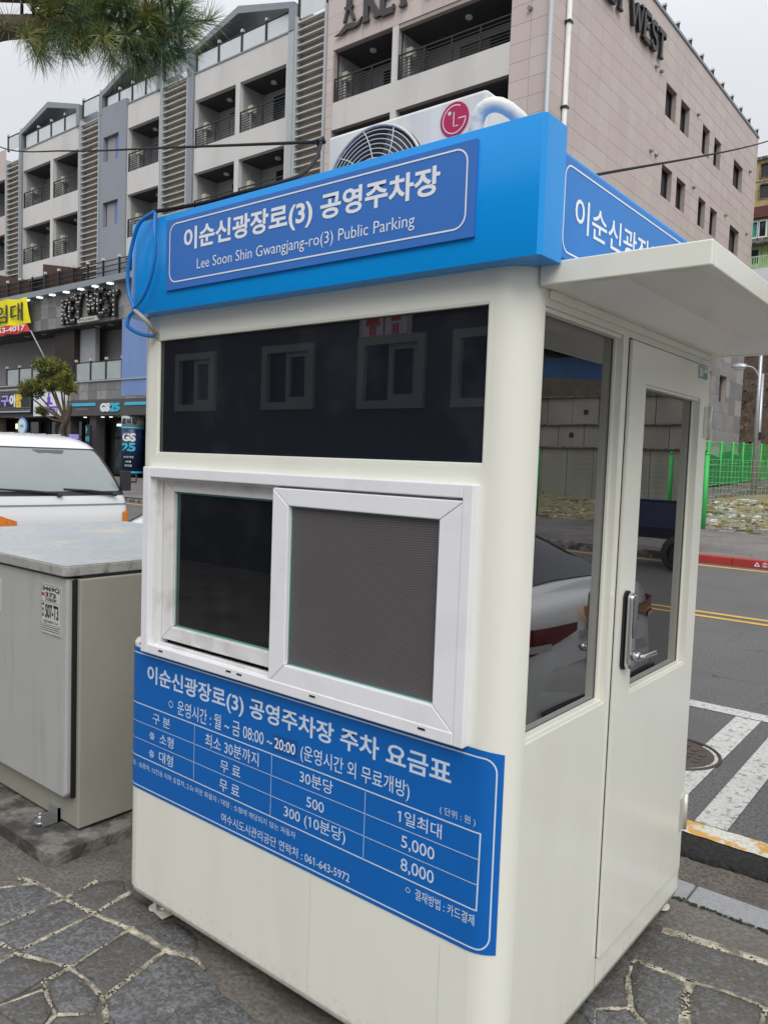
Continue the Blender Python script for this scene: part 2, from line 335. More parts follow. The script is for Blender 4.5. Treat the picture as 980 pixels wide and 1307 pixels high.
# text ------------------------------------------------------------
def text_verts(body, bold=0., ext=0.):
    c = bpy.data.curves.new('t', 'FONT'); c.body = body; c.resolution_u = 3; c.offset = bold; c.extrude = ext
    o = bpy.data.objects.new('t', c); COL.objects.link(o); bpy.context.view_layer.update()
    m = bpy.data.meshes.new_from_object(o.evaluated_get(bpy.context.evaluated_depsgraph_get()))
    v = [tuple(q.co) for q in m.vertices]; f = [tuple(p.vertices) for p in m.polygons]
    bpy.data.objects.remove(o); bpy.data.curves.remove(c); bpy.data.meshes.remove(m)
    return v, f
def add_text(mb, body, u0, u1, v0, v1, fn, bold=0., thick=0.):
    v, f = text_verts(body, bold, .5 if thick else 0)
    if not thick:
        for i, ch in enumerate(body):      # give the plain upright figure 1 its flag
            if ch == '1':
                w, _f = text_verts(body[:i + 1], bold); X = max(q[0] for q in w); w1, _f = text_verts('1', bold); Hh = max(q[1] for q in w1); s_ = max(q[0] for q in w1) - min(q[0] for q in w1)
                if s_ < .2:
                    b0 = len(v); v += [(X - s_ + .001, Hh, 0), (X - s_ - .13, Hh - .10, 0), (X - s_ - .13, Hh - .19, 0), (X - s_ + .001, Hh - .11, 0)]; f.append((b0, b0 + 1, b0 + 2, b0 + 3))
    if not v: return
    xa, xb = min(q[0] for q in v), max(q[0] for q in v); ya, yb = min(q[1] for q in v), max(q[1] for q in v)
    b = len(mb.v)
    for q in v:
        mb.v.append(tuple(fn(u0 + (q[0] - xa) / (xb - xa) * (u1 - u0), v0 + (q[1] - ya) / max(1e-6, yb - ya) * (v1 - v0), q[2] * thick)))
    for p in f: mb.f.append(tuple(b + i for i in p)); mb.sm.append(False)
def line2(mb, pts, w, fn, closed=False):
    """flat ribbon through 2-D pts"""
    P = [Vector((p[0], p[1])) for p in pts]; n = len(P); L = []; Rr = []
    for i, p in enumerate(P):
        a = P[i - 1] if (i > 0 or closed) else P[i]; c = P[(i + 1) % n] if (i < n - 1 or closed) else P[i]
        t = (c - a).normalized(); nn = Vector((-t.y, t.x)) * w / 2
        L.append(p + nn); Rr.append(p - nn)
    for i in range(n if closed else n - 1):
        j = (i + 1) % n
        mb.quad(fn(L[i].x, L[i].y, 0), fn(L[j].x, L[j].y, 0), fn(Rr[j].x, Rr[j].y, 0), fn(Rr[i].x, Rr[i].y, 0))
def rrect(u0, u1, v0, v1, r, n=6, seg=1):
    pts = []
    for (cx, cy, a0) in ((u1 - r, v1 - r, 0), (u0 + r, v1 - r, 90), (u0 + r, v0 + r, 180), (u1 - r, v0 + r, 270)):
        for k in range(n + 1):
            a = math.radians(a0 + 90 * k / n); pts.append((cx + r * math.cos(a), cy + r * math.sin(a)))
    if seg > 1:
        o = []
        for i, p in enumerate(pts):
            q = pts[(i + 1) % len(pts)]; k = max(1, int(math.hypot(q[0] - p[0], q[1] - p[1]) / .02))
            for t in range(k): o.append((p[0] + (q[0] - p[0]) * t / k, p[1] + (q[1] - p[1]) * t / k))
        pts = o
    return pts
def spline(pts, n=6):
    P = [Vector(p) for p in pts]; o = []
    for i in range(len(P) - 1):
        a = P[max(i - 1, 0)]; b = P[i]; c = P[i + 1]; d = P[min(i + 2, len(P) - 1)]
        for k in range(n):
            t = k / n
            o.append(.5 * ((2 * b) + (c - a) * t + (2 * a - 5 * b + 4 * c - d) * t * t + (3 * b - a - 3 * c + d) * t ** 3))
    o.append(P[-1]); return o
# ================================================================== ground, paving, kerb, road
def sheet(name, x0, x1, y0, y1, z, mat, nx=1, ny=1, zf=None):
    mb = MB()
    mb.grid([[(x0 + (x1 - x0) * i / nx, y0 + (y1 - y0) * j / ny, z + (zf(x0 + (x1 - x0) * i / nx, y0 + (y1 - y0) * j / ny) if zf else 0)) for i in range(nx + 1)] for j in range(ny + 1)], sm=bool(zf))
    return struct(mb.build(name, mat))
sheet('ground', -350, 350, -350, 350, -.12, ground_m)
pav = sheet('pavement', -60, 40, -30, 1.455, 0, ground_m)
G = {'A': (-1.932, -0.136), 'A0': (-2.024, -0.167), 'AL': (-2.02, -0.30), 'B': (-1.753, -0.12), 'BL': (-1.76, -0.43), 'B2': (-1.776, 0.023), 'B3': (-1.703, 0.108), 'C': (-1.584, -0.104), 'C2': (-1.614, 0.067), 'D': (-1.41, -0.067), 'E': (-1.221, -0.057), 'E2': (-1.113, -0.018), 'E3': (-1.042, -0.035), 'E4': (-0.908, -0.056), 'F': (-1.573, -0.393), 'FL': (-1.555, -0.50), 'FU': (-1.664, -0.402), 'G': (-1.371, -0.314), 'G1': (-1.482, -0.355), 'H': (-1.366, -0.401), 'H1': (-1.328, -0.421), 'HL': (-1.37, -0.57), 'H2': (-1.203, -0.453), 'H3': (-1.16, -0.53), 'I0': (-1.265, -0.311), 'I': (-1.162, -0.325), 'I1': (-1.06, -0.375), 'J': (-1.117, -0.371), 't0': (-.13, .99), 't1': (-0.014, 0.962), 't2': (0.173, 0.977), 't3': (0.276, 1.006), 't4': (0.355, 1.012), 't5': (0.62, 1.05), 't6': (0.012, 0.847), 't7': (0.074, 0.721), 't8': (0.017, 0.67), 't9': (0.106, 0.694), 't10': (0.18, 0.665), 't11': (-0.009, 0.637), 't12': (0.03, 0.55), 't13': (0.184, 0.876), 't14': (0.226, 0.745), 't15': (0.393, 1.0), 't16': (0.41, 0.79), 'j0': (-.12, 1.19), 'j1': (0.001, 1.203), 'j2': (0.181, 1.235), 'j3': (0.62, 1.29),
     'u1': (-1.55, .07), 'u2': (-1.36, .07), 'u3': (-1.19, .07), 'w1': (-1.0, -.38), 'w2': (-.82, -.33), 'w3': (-.70, -.08), 'k1': (-.14, .66), 't20': (.60, .80)}
stones = [['A', 'B', 'BL', 'AL'], ['B', 'C', 'F', 'FU', 'BL'], ['C', 'D', 'G', 'G1', 'F'], ['D', 'E', 'I', 'I0', 'G'], ['F', 'G1', 'G', 'H', 'HL', 'FL'],
          ['G', 'I0', 'I', 'J', 'H2', 'H1', 'H'], ['H', 'H1', 'H2', 'H3', 'HL'], ['B', 'B2', 'B3', 'C2', 'C'], ['C', 'C2', 'u1', 'u2', 'D'], ['D', 'u2', 'u3', 'E2', 'E'],
          ['E', 'E2', 'E3', 'E4', 'w1', 'I1', 'I'], ['E4', 'w3', 'w2', 'w1'], ['t1', 't2', 't13', 't14', 't10', 't9', 't7', 't6'], ['t2', 't3', 't4', 't15', 't16', 't14', 't13'],
          ['t15', 't5', 't20', 't16'], ['j0', 'j1', 'j2', 'j3', 't5', 't4', 't3', 't2', 't1', 't0'], ['t0', 't1', 't6', 't7', 't8', 't11', 'k1'], ['k1', 't11', 't8', 't7', 't9', 't10', 't12']]
jl = [('A0', 'A', 'B', 'C', 'D', 'E', 'E2', 'E3'), ('A', 'AL'), ('B', 'BL'), ('B', 'B2'), ('C', 'C2'), ('C', 'F'), ('F', 'FL'), ('F', 'FU'), ('F', 'G1', 'G'), ('D', 'G'), ('G', 'H', 'H1'), ('H1', 'HL'), ('H1', 'H2', 'H3'), ('G', 'I0', 'I', 'I1'), ('E', 'I'), ('H2', 'J'),
      ('t1', 't2', 't3', 't4', 't15', 't5'), ('t1', 't6', 't7'), ('t8', 't7', 't9', 't10'), ('t8', 't11', 't12'), ('t2', 't13', 't14'), ('t15', 't16')]
jw = {('t2', 't13'): .03, ('t13', 't14'): .028, ('j1', 'j2'): .03}
def stone(poly, inset=.004):
    cx = sum(p[0] for p in poly) / len(poly); cy = sum(p[1] for p in poly) / len(poly); pts = []
    for i, p in enumerate(poly):
        q = poly[(i + 1) % len(poly)]; d = math.hypot(q[0] - p[0], q[1] - p[1]); n = max(1, int(d / .05))
        for k in range(n):
            t = k / n; x = p[0] + (q[0] - p[0]) * t; y = p[1] + (q[1] - p[1]) * t; dd = math.hypot(x - cx, y - cy)
            s = 1 - (inset + (0 if k else .012) + U(0, .004)) / max(dd, .01)
            pts.append((cx + (x - cx) * s, cy + (y - cy) * s))
    h = U(.004, .008); mb = MB(); n = len(pts)
    mb.grid([[(cx + (x - cx) * s, cy + (y - cy) * s, z) for x, y in pts] for s, z in ((1.0, -.02), (1.0, h - .003), (.97, h), (.5, h + U(-.001, .002)))], closed=True)
    b = len(mb.v); mb.v.append((cx, cy, h)); 
    for i in range(n): mb.f.append((b, b - n + i, b - n + (i + 1) % n)); mb.sm.append(True)
    return mb.build('paving_stone', random.choice(stone_ms), pav)
for s in stones: stone([G[k] for k in s])
jm = MB()
def ribbon(mb, pts, w0=.009, zz=.0085):
    w0 *= .92
    P = []
    for i in range(len(pts) - 1):
        a, b = Vector(pts[i]), Vector(pts[i + 1]); n = max(2, int((b - a).length / .011))
        for k in range(n): P.append(a.lerp(b, k / n))
    P.append(Vector(pts[-1])); w = w0; off = 0; L = []
    for i, p in enumerate(P):
        t = (P[min(i + 1, len(P) - 1)] - P[max(i - 1, 0)]).normalized(); nn = Vector((-t.y, t.x))
        w += U(-.0022, .0022); w = min(max(w, w0 * .3), w0 * 1.5); off = off * .8 + U(-.0014, .0014)
        wa = w / 2 + U(0, .0022); wb = w / 2 + U(0, .0022); c = p + nn * off
        L.append([(c.x + nn.x * wa * 1.3, c.y + nn.y * wa * 1.3, zz - .005), (c.x + nn.x * wa, c.y + nn.y * wa, zz), (c.x - nn.x * wb, c.y - nn.y * wb, zz), (c.x - nn.x * wb * 1.3, c.y - nn.y * wb * 1.3, zz - .005)])
    mb.grid(L)
def blob(mb, x, y, r, z=.009):
    pts = [(x + r * U(.55, 1.15) * math.cos(a), y + r * U(.55, 1.15) * math.sin(a), z) for a in [k * math.pi / 7 for k in range(14)]]
    mb.quad(*pts, sm=True)
for l in jl:
    for a, b in zip(l[:-1], l[1:]):
        w = jw.get((a, b), U(.008, .014)) if (a[0] != 't') else jw.get((a, b), U(.006, .012))
        if a in 'DE' and b in 'DE': w = .018
        ribbon(jm, [G[a], G[b]], w)
for k in 'BCDEFGHI': blob(jm, G[k][0], G[k][1], U(.011, .017))
ribbon(jm, [G['j1'], G['j2'], (.42, 1.262), G['j3']], .038)
# the rest of the paving round about, outside the picture or at its edge
def clear(x, y):
    if -2.05 < x < -.75 and -.6 < y < .1: return False
    if -.2 < x < .68 and .5 < y < 1.5: return False
    if -1.7 < x < 0.02 and -.02 < y < 1.5: return False
    if x < -1.55 and y > -.12: return False
    return y < 1.2
gx = {}
for i in range(-14, 12):
    for j in range(-9, 6): gx[i, j] = (i * .27 + U(-.05, .05) + (.12 if j % 2 else 0), j * .23 + U(-.04, .04))
for i in range(-14, 11):
    for j in range(-9, 5):
        q = [gx[i, j], gx[i + 1, j], gx[i + 1, j + 1], gx[i, j + 1]]; c = (sum(p[0] for p in q) / 4, sum(p[1] for p in q) / 4)
        if all(clear(*p) for p in q) and clear(*c):
            stone(q); ribbon(jm, [q[0], q[1]], U(.008, .013)); ribbon(jm, [q[0], q[3]], U(.008, .013))
jo = jm.build('mortar_joint', mortar, pav, fix=False); jo['kind'] = 'stuff'

kb = struct(MB().box(-60, 40, 1.463, 1.612, -.11, -.012).build('kerb', concrete))
ks = MB().box(0, .992, 1.463, 1.612, -.1, .004).build('kerbstone', granite, kb, bevel=.006)
ks.location.x = -3
for i in range(-8, 12):
    if i != -3: inst('kerbstone', ks, kb, (i, 0, 0)).modifiers.new('bevel', 'BEVEL').width = .006
mb = MB()                                         # moss in the gap before the kerb
for i in range(900):
    x = U(-.6, 2.5) if R_() < .7 else U(-4, 3); y = 1.459 + random.gauss(0, .006); r = U(.002, .008)
    mb.quad((x - r, y - r, .002), (x + r, y - r * U(.3, 1), .003 + r * .5), (x + r * .6, y + r, .002 + r * .6), (x - r, y + r, .003))
tag(mb.build('moss', moss, fix=False), 'dark green moss growing in the joint before the granite kerb', 'moss')['kind'] = 'stuff'
sheet('gutter', -60, 40, 1.61, 1.90, -.02, gutter_m)
mb = MB(); rows = []
for k, (y, z) in enumerate(((1.86, -.045), (1.868, -.016), (1.885, -.002), (1.92, .003), (1.96, .003), (2.02, 0.002), (2.10, -.002))):
    rows.append([(x * .02 if abs(x) < 150 else math.copysign(3 + (abs(x) - 150) * .2, x), y + (U(-.010, .010) + .012 * math.sin(x * .17) if k < 5 else 0), z + (U(-.006, .006) if 0 < k < 5 else 0)) for x in range(-300, 300)])
mb.grid(rows); struct(mb.build('asphalt_lip', asph_e))
road = sheet('road', -120, 120, 2.03, 13.3, 0, asph)
mb = MB()
for (a, b) in (((-60, 2.04), (-60, 2.17)),):
    rows = [[(x * .05, 2.055 + U(-.006, .006), .0045) for x in range(-600, 500)], [(x * .05, 2.195 + U(-.007, .007), .0045) for x in range(-600, 500)]]
    mb.grid(rows, sm=False)
struct(mb.build('road_edge_marking', paint_e))
def mark(name, quads, mat, z=.0045):
    mb = MB()
    for q in quads: mb.quad(*[(p[0], p[1], z) for p in q])
    return struct(mb.build(name, mat))
mark('road_marking_line', [[(-12, 4.06), (12, 4.10), (12, 4.26), (-12, 4.22)]], paint_w)
# hatching between the edge and the line, each bar leaning the same way
st = []
for k in (0, 1):
    dx = k * .268
    st.append([(-.466 + dx, 2.2), (-.318 + dx, 2.2), (-.343 + dx, 4.064), (-.501 + dx, 4.064)])
for q in st:
    mb = MB(); mb.quad(*[(p[0], p[1], .0047) for p in q]); struct(mb.build('road_marking_bar', paint_w))
mark('centre_line', [[(-120, y), (120, y), (120, y + .11), (-120, y + .11)] for y in (7.70, 7.98)], paint_y)
mark('kerb_line', [[(-120, 12.78), (120, 12.78), (120, 12.93), (-120, 12.93)]], paint_y)
mh = thing('manhole_cover', 'round rusty brown manhole cover in the road beside the hatched markings', 'manhole cover', (-.62, 3.05, 0))
mhm = M('cast_iron_rust', (.085, .066, .055), .6, .2, 12, metal=.3, bump=.002, bscale=50)
def disc(mb, cx, cy, r, z0, z1, n=32):
    mb.tube([(cx, cy, z0), (cx, cy, z1)], r, n)
mb = MB(); disc(mb, -.62, 3.05, .26, -.01, .006); mb.build('cover', mhm, mh)
mb = MB()
pts = [(-.62 + .29 * math.cos(a * math.pi / 20), 3.05 + .29 * math.sin(a * math.pi / 20), .004) for a in range(41)]
mb.tube(pts, .011, 6, caps=False)
mb.build('rim', mhm, mh)
mb = MB()
for i in range(-3, 4):
    for j in range(-3, 4):
        if i * i + j * j < 11: mb.box(-.62 + i * .06 - .018, -.62 + i * .06 + .018, 3.05 + j * .06 - .018, 3.05 + j * .06 + .018, .005, .010)
mb.build('tread', mhm, mh, kind='stuff')

# far side: red kerb, pavement
fk = struct(MB().box(-120, 120, 13.3, 13.40, -.1, .12).build('far_kerb', concrete))
rk = MB().box(0, .995, 13.24, 13.44, -.1, .15).build('kerbstone', red_kerb, fk, bevel=.012); rk.location.x = -12
gk = MB().box(0, .995, 13.24, 13.44, -.1, .15).build('kerbstone', concrete, fk, bevel=.012); gk.location.x = 2
for i in range(3, 24): inst('kerbstone', gk, fk, (i, 0, 0)).modifiers.new('bevel', 'BEVEL').width = .012
for i in range(-11, 2): inst('kerbstone', rk, fk, (i, 0, 0)).modifiers.new('bevel', 'BEVEL').width = .012
mb = MB(); fk_fn = lambda u, v, d: (u, 13.238, v)
add_text(mb, '△', -2.63, -2.53, .04, .12, fk_fn, .03); add_text(mb, '소방시설', -2.50, -2.1, .085, .125, fk_fn, .02); add_text(mb, '주차금지', -2.50, -2.1, .03, .07, fk_fn, .02)
mb.build('lettering', white_l, fk)
sheet('far_pavement', -120, 120, 13.43, 25.2, .145, asph_far)
# ================================================================== PARKING BOOTH
bo = thing('parking_booth', 'cream parking attendant booth with a blue roof band, blue price sign and dark windows', 'booth', (-.76, .71, 0))
XL, YB, ZB, ZT, RC = -1.52, 1.42, .072, 2.14, .08
XW = -1.565                                # the lower shell stands a little wider at its left end
fr = lambda y: (lambda u, v, d: (u, y + d, v))          # plane facing -y
sd_ = lambda x: (lambda u, v, d: (x - d, u, v))         # plane facing +x
mb = MB()
UW = (-1.403, -.100, 1.662, 2.052); SW = (-1.425, -.112, .99, 1.61)
holed(mb, XL + RC, -RC, ZB + .03, ZT, [UW, SW], fr(0), .045); mb.quad((XW + RC, 0, ZB + .03), (XL + RC, 0, ZB + .03), (XL + RC, 0, .992), (XW + RC, 0, .992))
LW = (.086, .560, .987, 2.048); DR = (.598, 1.326, .192, 2.045)
holed(mb, RC, YB - RC, ZB + .03, ZT, [LW, DR], sd_(0), .045)
def arc(cx, cy, a0, a1, n=8): return [(cx + RC * math.cos(math.radians(a0 + (a1 - a0) * k / n)), cy + RC * math.sin(math.radians(a0 + (a1 - a0) * k / n))) for k in range(n + 1)]
for (cx, cy, a0, zz) in ((-RC, RC, -90, (ZB + .03, ZT)), (XL + RC, RC, 180, (.99, ZT)), (-RC, YB - RC, 0, (ZB + .03, ZT)), (XL + RC, YB - RC, 90, (.99, ZT)), (XW + RC, RC, 180, (ZB + .03, .992)), (XW + RC, YB - RC, 90, (ZB + .03, .992))):
    p = arc(cx, cy, a0, a0 + 90); mb.grid([[(x, y, z) for x, y in p] for z in zz])
pw = arc(XW + RC, YB - RC, 90, 180) + arc(XW + RC, RC, 180, 270); pu = arc(XL + RC, YB - RC, 90, 180) + arc(XL + RC, RC, 180, 270)
mb.grid([[(x, y, .992) for x, y in pw], [(x * .7 + u * .3, y * .7 + v * .3, 1.004) for (x, y), (u, v) in zip(pw, pu)], [(u, v, 1.012) for u, v in pu]])
mb.quad((XL, RC, .99), (XL, YB - RC, .99), (XL, YB - RC, ZT), (XL, RC, ZT)); mb.quad((XW, RC, ZB + .03), (XW, YB - RC, ZB + .03), (XW, YB - RC, .992), (XW, RC, .992))
mb.quad((XL + RC, YB, ZB + .03), (-RC, YB, ZB + .03), (-RC, YB, ZT), (XL + RC, YB, ZT)); mb.quad((XW + RC, YB, ZB + .03), (XL + RC, YB, ZB + .03), (XL + RC, YB, .992), (XW + RC, YB, .992))
ring = []
for (cx, cy, a0) in ((-RC, RC, -90), (-RC, YB - RC, 0), (XW + RC, YB - RC, 90), (XW + RC, RC, 180)): ring += arc(cx, cy, a0, a0 + 90)
ccx, ccy = XL / 2, YB / 2
def ins(k): return [(x - math.copysign(min(k, abs(x - ccx)), x - ccx), y - math.copysign(min(k, abs(y - ccy)), y - ccy)) for x, y in ring]
mb.grid([[(x, y, z) for x, y in r] for r, z in ((ring, ZB + .03), (ins(.004), ZB + .012), (ins(.016), ZB), (ins(.06), ZB))], closed=True)
mb.quad(*[(x, y, ZB + .001) for x, y in ins(.058)])
body = mb.build('body', cream, bo, fix=False)
mb = MB(); mb.box(XL + .06, -.05, .05, YB - .06, ZB + .02, ZT - .01)   # dark room behind the glass
mb.build('inner_lining', dark, bo)
sm_ = M('seam_paint', (.58, .58, .52), .6, .1)       # welded seams on the panels
for x, z0, z1 in ((-1.485, ZB + .03, .47), (-.62, ZB + .03, .47), (-.165, ZB + .03, .45), (-1.46, 1.02, 2.13)): MB().box(x - .0008, x + .0008, -.0008, .002, z0, z1).build('panel_seam', sm_, bo)
MB().box(-.002, .001, .5992, .6008, ZB + .03, .188).build('panel_seam', M('seam_shadow', (.30, .29, .26), .8, .1), bo)
# feet
for (x, y) in ((-1.42, .075), (-.08, .08), (-.075, 1.335), (-1.45, 1.34)):
    mb = MB(); mb.tube([(x, y, 0.012), (x, y, ZB + .01)], .018, 10); mb.tube([(x, y, .012), (x, y, .03)], .028, 6)
    ft = mb.build('foot', zinc, bo)
    sx_, sy_ = (-1 if x < -.7 else 1), (-1 if y < .5 else 1)
    mb = MB(); pl = []
    for k in range(15):
        a = math.radians(-130 + 260 * k / 14); pl.append((x + sx_ * (.030 + .020 * math.cos(a)), y + sy_ * (.012 + .026 * math.sin(a))))
    pl += [(x - sx_ * .05, y + sy_ * .04), (x - sx_ * .05, y - sy_ * .035)]
    mb.prism(pl, 'z', .009, .016); mb.tube([(x + sx_ * .032, y + sy_ * .012, .012), (x + sx_ * .032, y + sy_ * .012, .03)], .009, 6)
    mb.build('foot_plate', cream, ft)

# upper front window
mb = MB(); mb.box(UW[0] + .002, UW[1] - .002, .013, .019, UW[2] + .002, UW[3] - .002)
uw = mb.build('upper_window', glass_front, bo)
mb = MB()
for q in ((UW[0] - .002, UW[0] + .006, UW[2], UW[3]), (UW[1] - .006, UW[1] + .002, UW[2], UW[3])): mb.box(q[0], q[1], .003, .0125, q[2], q[3])
mb.box(UW[0], UW[1], .002, .0125, UW[2] - .002, UW[2] + .010); mb.box(UW[0], UW[1], .001, .0125, UW[3] - .006, UW[3] + .002)
mb.build('glazing_bead', cream, uw, bevel=.003)
# sliding window
mb = MB(); x0, x1, z0, z1 = -1.436, -.106, .980, 1.620
mb.box(x0, x0 + .038, -.028, .04, z0, z1); mb.box(x1 - .030, x1, -.028, .04, z0, z1)
mb.box(x0 + .038, x1 - .030, -.028, .04, z1 - .034, z1); mb.box(x0 + .038, x1 - .030, -.028, .04, z0, z0 + .032)
sw = mb.build('sliding_window', pvc, bo, bevel=.003)
mb = MB()
for k, d in enumerate((.012, .03)): mb.box(x0 + .038, x0 + .038 + .012 * (k + 1), -.022 + d, .04, z0 + .032, z1 - .034)
mb.box(x0 + .06, x1 - .04, -.002, .004, z0 + .032, z0 + .042); mb.box(x0 + .04, x1 - .04, .0, .004, z1 - .044, z1 - .034)
mb.build('track', pvc_d, sw, bevel=.002)
def sash(name, x0, x1, z0, z1, g, yf, yb, mat, gm, edge):
    mb = MB(); gx0, gx1, gz0, gz1 = g
    for (a, b) in ((((x0, z0), (x1, z0)), ((gx1, gz0), (gx0, gz0))), (((x1, z0), (x1, z1)), ((gx1, gz1), (gx1, gz0))), (((x1, z1), (x0, z1)), ((gx0, gz1), (gx1, gz1))), (((x0, z1), (x0, z0)), ((gx0, gz0), (gx0, gz1)))):
        p = [a[0], a[1], b[0], b[1]]
        # each mitred rail stands a hair inside its neighbour's line so the mitre joint reads
        c = (sum(q[0] for q in p) / 4, sum(q[1] for q in p) / 4)
        p = [(q[0] + (c[0] - q[0]) * .0012, q[1] + (c[1] - q[1]) * .004) for q in p]
        mb.prism(p, 'y', yf, yb)
    s = mb.build(name, mat, sw, bevel=.003)
    mb = MB(); mb.box(gx0 - .004, gx1 + .004, yf + .016, yf + .021, gz0 - .004, gz1 + .004); mb.build('pane', gm, sw)
    mb = MB(); e = edge
    mb.box(gx0, gx0 + e, yf + .0145, yf + .0158, gz0, gz1); mb.box(gx0, gx1, yf + .0145, yf + .0158, gz1 - e, gz1); mb.box(gx0, gx1, yf + .0145, yf + .0158, gz0, gz0 + e)
    mb.build('glass_edge', glass_edge, sw)
sash('sash', -1.372, -.772, 1.030, 1.585, (-1.318, -.80, 1.078, 1.540), .012, .045, pvc_d, glass_slide, .006)
mesh_m = M('insect_screen', (.115, .108, .108), .35, .08, 5, bump=.0008, bscale=900, fine=.35, fscale=700, coat=.25)
_n = mesh_m.node_tree.nodes; _l = mesh_m.node_tree.links; _b = _n['Principled BSDF']; _src = _b.inputs['Base Color'].links[0].from_socket
_g = _n.new('ShaderNodeNewGeometry'); _acc = None
for _rot, _sc in ((0, 330.), (1.5708, 318.)):       # two thread directions of the woven screen
    _m = _n.new('ShaderNodeMapping'); _m.inputs['Rotation'].default_value = (0, _rot + .03, 0); _l.new(_g.outputs['Position'], _m.inputs[0])
    _w = _n.new('ShaderNodeTexWave'); _w.bands_direction = 'X'; _w.inputs['Scale'].default_value = _sc / 6.283; _w.inputs['Distortion'].default_value = .9; _w.inputs['Detail Scale'].default_value = .02; _l.new(_m.outputs[0], _w.inputs[0])
    if _acc is None: _acc = _w.outputs[1]
    else:
        _x = _n.new('ShaderNodeMath'); _x.operation = 'MAXIMUM'; _l.new(_acc, _x.inputs[0]); _l.new(_w.outputs[1], _x.inputs[1]); _acc = _x.outputs[0]
_r = _n.new('ShaderNodeMapRange'); _l.new(_acc, _r.inputs[0]); _r.inputs[1].default_value = .3; _r.inputs[2].default_value = 1; _r.inputs[3].default_value = .42; _r.inputs[4].default_value = 1.45
_v = _n.new('ShaderNodeVectorMath'); _v.operation = 'SCALE'; _l.new(_src, _v.inputs[0]); _l.new(_r.outputs[0], _v.inputs['Scale']); _l.new(_v.outputs[0], _b.inputs['Base Color'])
sash('sash', -.794, -.130, 1.003, 1.580, (-.728, -.202, 1.066, 1.530), -.026, .008, pvc, mesh_m, .004)
mb = MB()
for x in (-1.33, -.93, -.62, -.24, -.98): mb.box(x, x + .022, -.0295, -.0275, .998, 1.003)
mb.build('drain_slot', rubber_gap, sw)

# side window
mb = MB(); mb.box(-.036, -.030, LW[0] + .02, LW[1] - .004, LW[2] + .004, LW[3] - .004)
lw = mb.build('side_window', glass_side, bo)
mb = MB(); mb.box(-.0295, -.018, LW[1] - .008, LW[1], LW[2], LW[3]); mb.box(-.0295, -.005, LW[0], LW[1] - .008, LW[2], LW[2] + .012); mb.box(-.0295, -.004, LW[0], LW[1] - .008, LW[3] - .012, LW[3]); mb.box(-.0295, -.004, LW[0], LW[0] + .01, LW[2] + .012, LW[3] - .012)
mb.build('glazing_bead', cream, lw, bevel=.003)
# door
mb = MB(); DG = (.722, 1.236, .982, 1.925)
holed(mb, DR[0] + .006, DR[1] - .002, DR[2] + .004, DR[3] - .005, [DG], sd_(.010), .05)
y0, y1, z0, z1 = DR[0] + .006, DR[1] - .002, DR[2] + .004, DR[3] - .005
for p, q in (((y0, z0), (y1, z0)), ((y1, z0), (y1, z1)), ((y1, z1), (y0, z1)), ((y0, z1), (y0, z0))):
    mb.quad((.010, p[0], p[1]), (.010, q[0], q[1]), (-.03, q[0], q[1]), (-.03, p[0], p[1]))
dr = mb.build('door', cream, bo, fix=False, bevel=.002)
mb = MB(); mb.box(-.026, -.020, DG[0] + .002, DG[1] - .002, DG[2] + .002, DG[3] - .002); mb.build('pane', glass_side, dr)
mb = MB(); mb.box(-.0195, -.012, DG[1] - .007, DG[1], DG[2], DG[3]); mb.box(-.0195, .006, DG[0], DG[1] - .007, DG[2], DG[2] + .010); mb.box(-.0195, .006, DG[0], DG[1] - .007, DG[3] - .010, DG[3])
mb.build('glazing_bead', cream, dr, bevel=.003)
mb = MB(); mb.box(-.044, -.034, DR[0] - .01, DR[1] + .01, DR[2] - .01, DR[3] + .01); mb.build('door_gap_shade', rubber_gap, dr)
MB().box(-.003, .0006, .5962, .6036, DR[2], DR[3] - .004).build('door_gap_shade', rubber_gap, dr); MB().box(-.003, .0006, .5962, 1.327, DR[3] - .0045, DR[3] + .0012).build('door_gap_shade', rubber_gap, dr)  # black strips laid over the gaps, painting in their shade
for (za, zb) in ((1.785, 1.905), (.34, .475)):
    mb = MB(); mb.tube([(.013, 1.340, za), (.013, 1.340, zb)], .009, 10); mb.box(.0005, .006, 1.325, 1.365, za + .005, zb - .005); mb.box(.0105, .0125, 1.285, 1.332, za + .005, zb - .005)
    mb.build('hinge', M('hinge_steel', (.60, .60, .54), .3, .05, metal=.3), dr)
# digital lock
mb = MB(); pl = rrect(.633, .679, 1.072, 1.310, .022, 6); mb.prism(pl, 'x', .0105, .018); lk = mb.build('lock_plate', rubber_gap, dr)
mb = MB(); mb.prism(rrect(.636, .676, 1.076, 1.306, .0195, 8), 'x', .0185, .040); mb.build('lock_body', chrome, lk, bevel=.006)
mb = MB(); mb.prism(rrect(.641, .671, 1.17, 1.296, .014, 8), 'x', .0405, .0425); mb.build('keypad', M('keypad_dark', (.10, .105, .12), .12, .1), lk, bevel=.001)
mb = MB(); mb.tube([(.040, .656, 1.118), (.062, .656, 1.118)], .013, 14); mb.tube(spline([(.062, .650, 1.118), (.068, .668, 1.118), (.068, .70, 1.117), (.066, .775, 1.113)], 5), .0075, 10)
mb.build('lever', chrome, lk)
mb = MB(); mb.prism(rrect(1.196, 1.296, 1.994, 2.036, .006, 3), 'x', .0104, .0112); st_ = mb.build('sticker', M('sticker_teal', (.12, .32, .34), .4, .2, 40), dr)
mb = MB(); mb.prism(rrect(1.203, 1.245, 2.0, 2.031, .004, 3), 'x', .0113, .0118); mb.prism(rrect(1.252, 1.29, 2.016, 2.031, .002, 2), 'x', .0113, .0118); mb.build('sticker_print', M('sticker_pale', (.5, .62, .55), .4, .3, 90), st_)

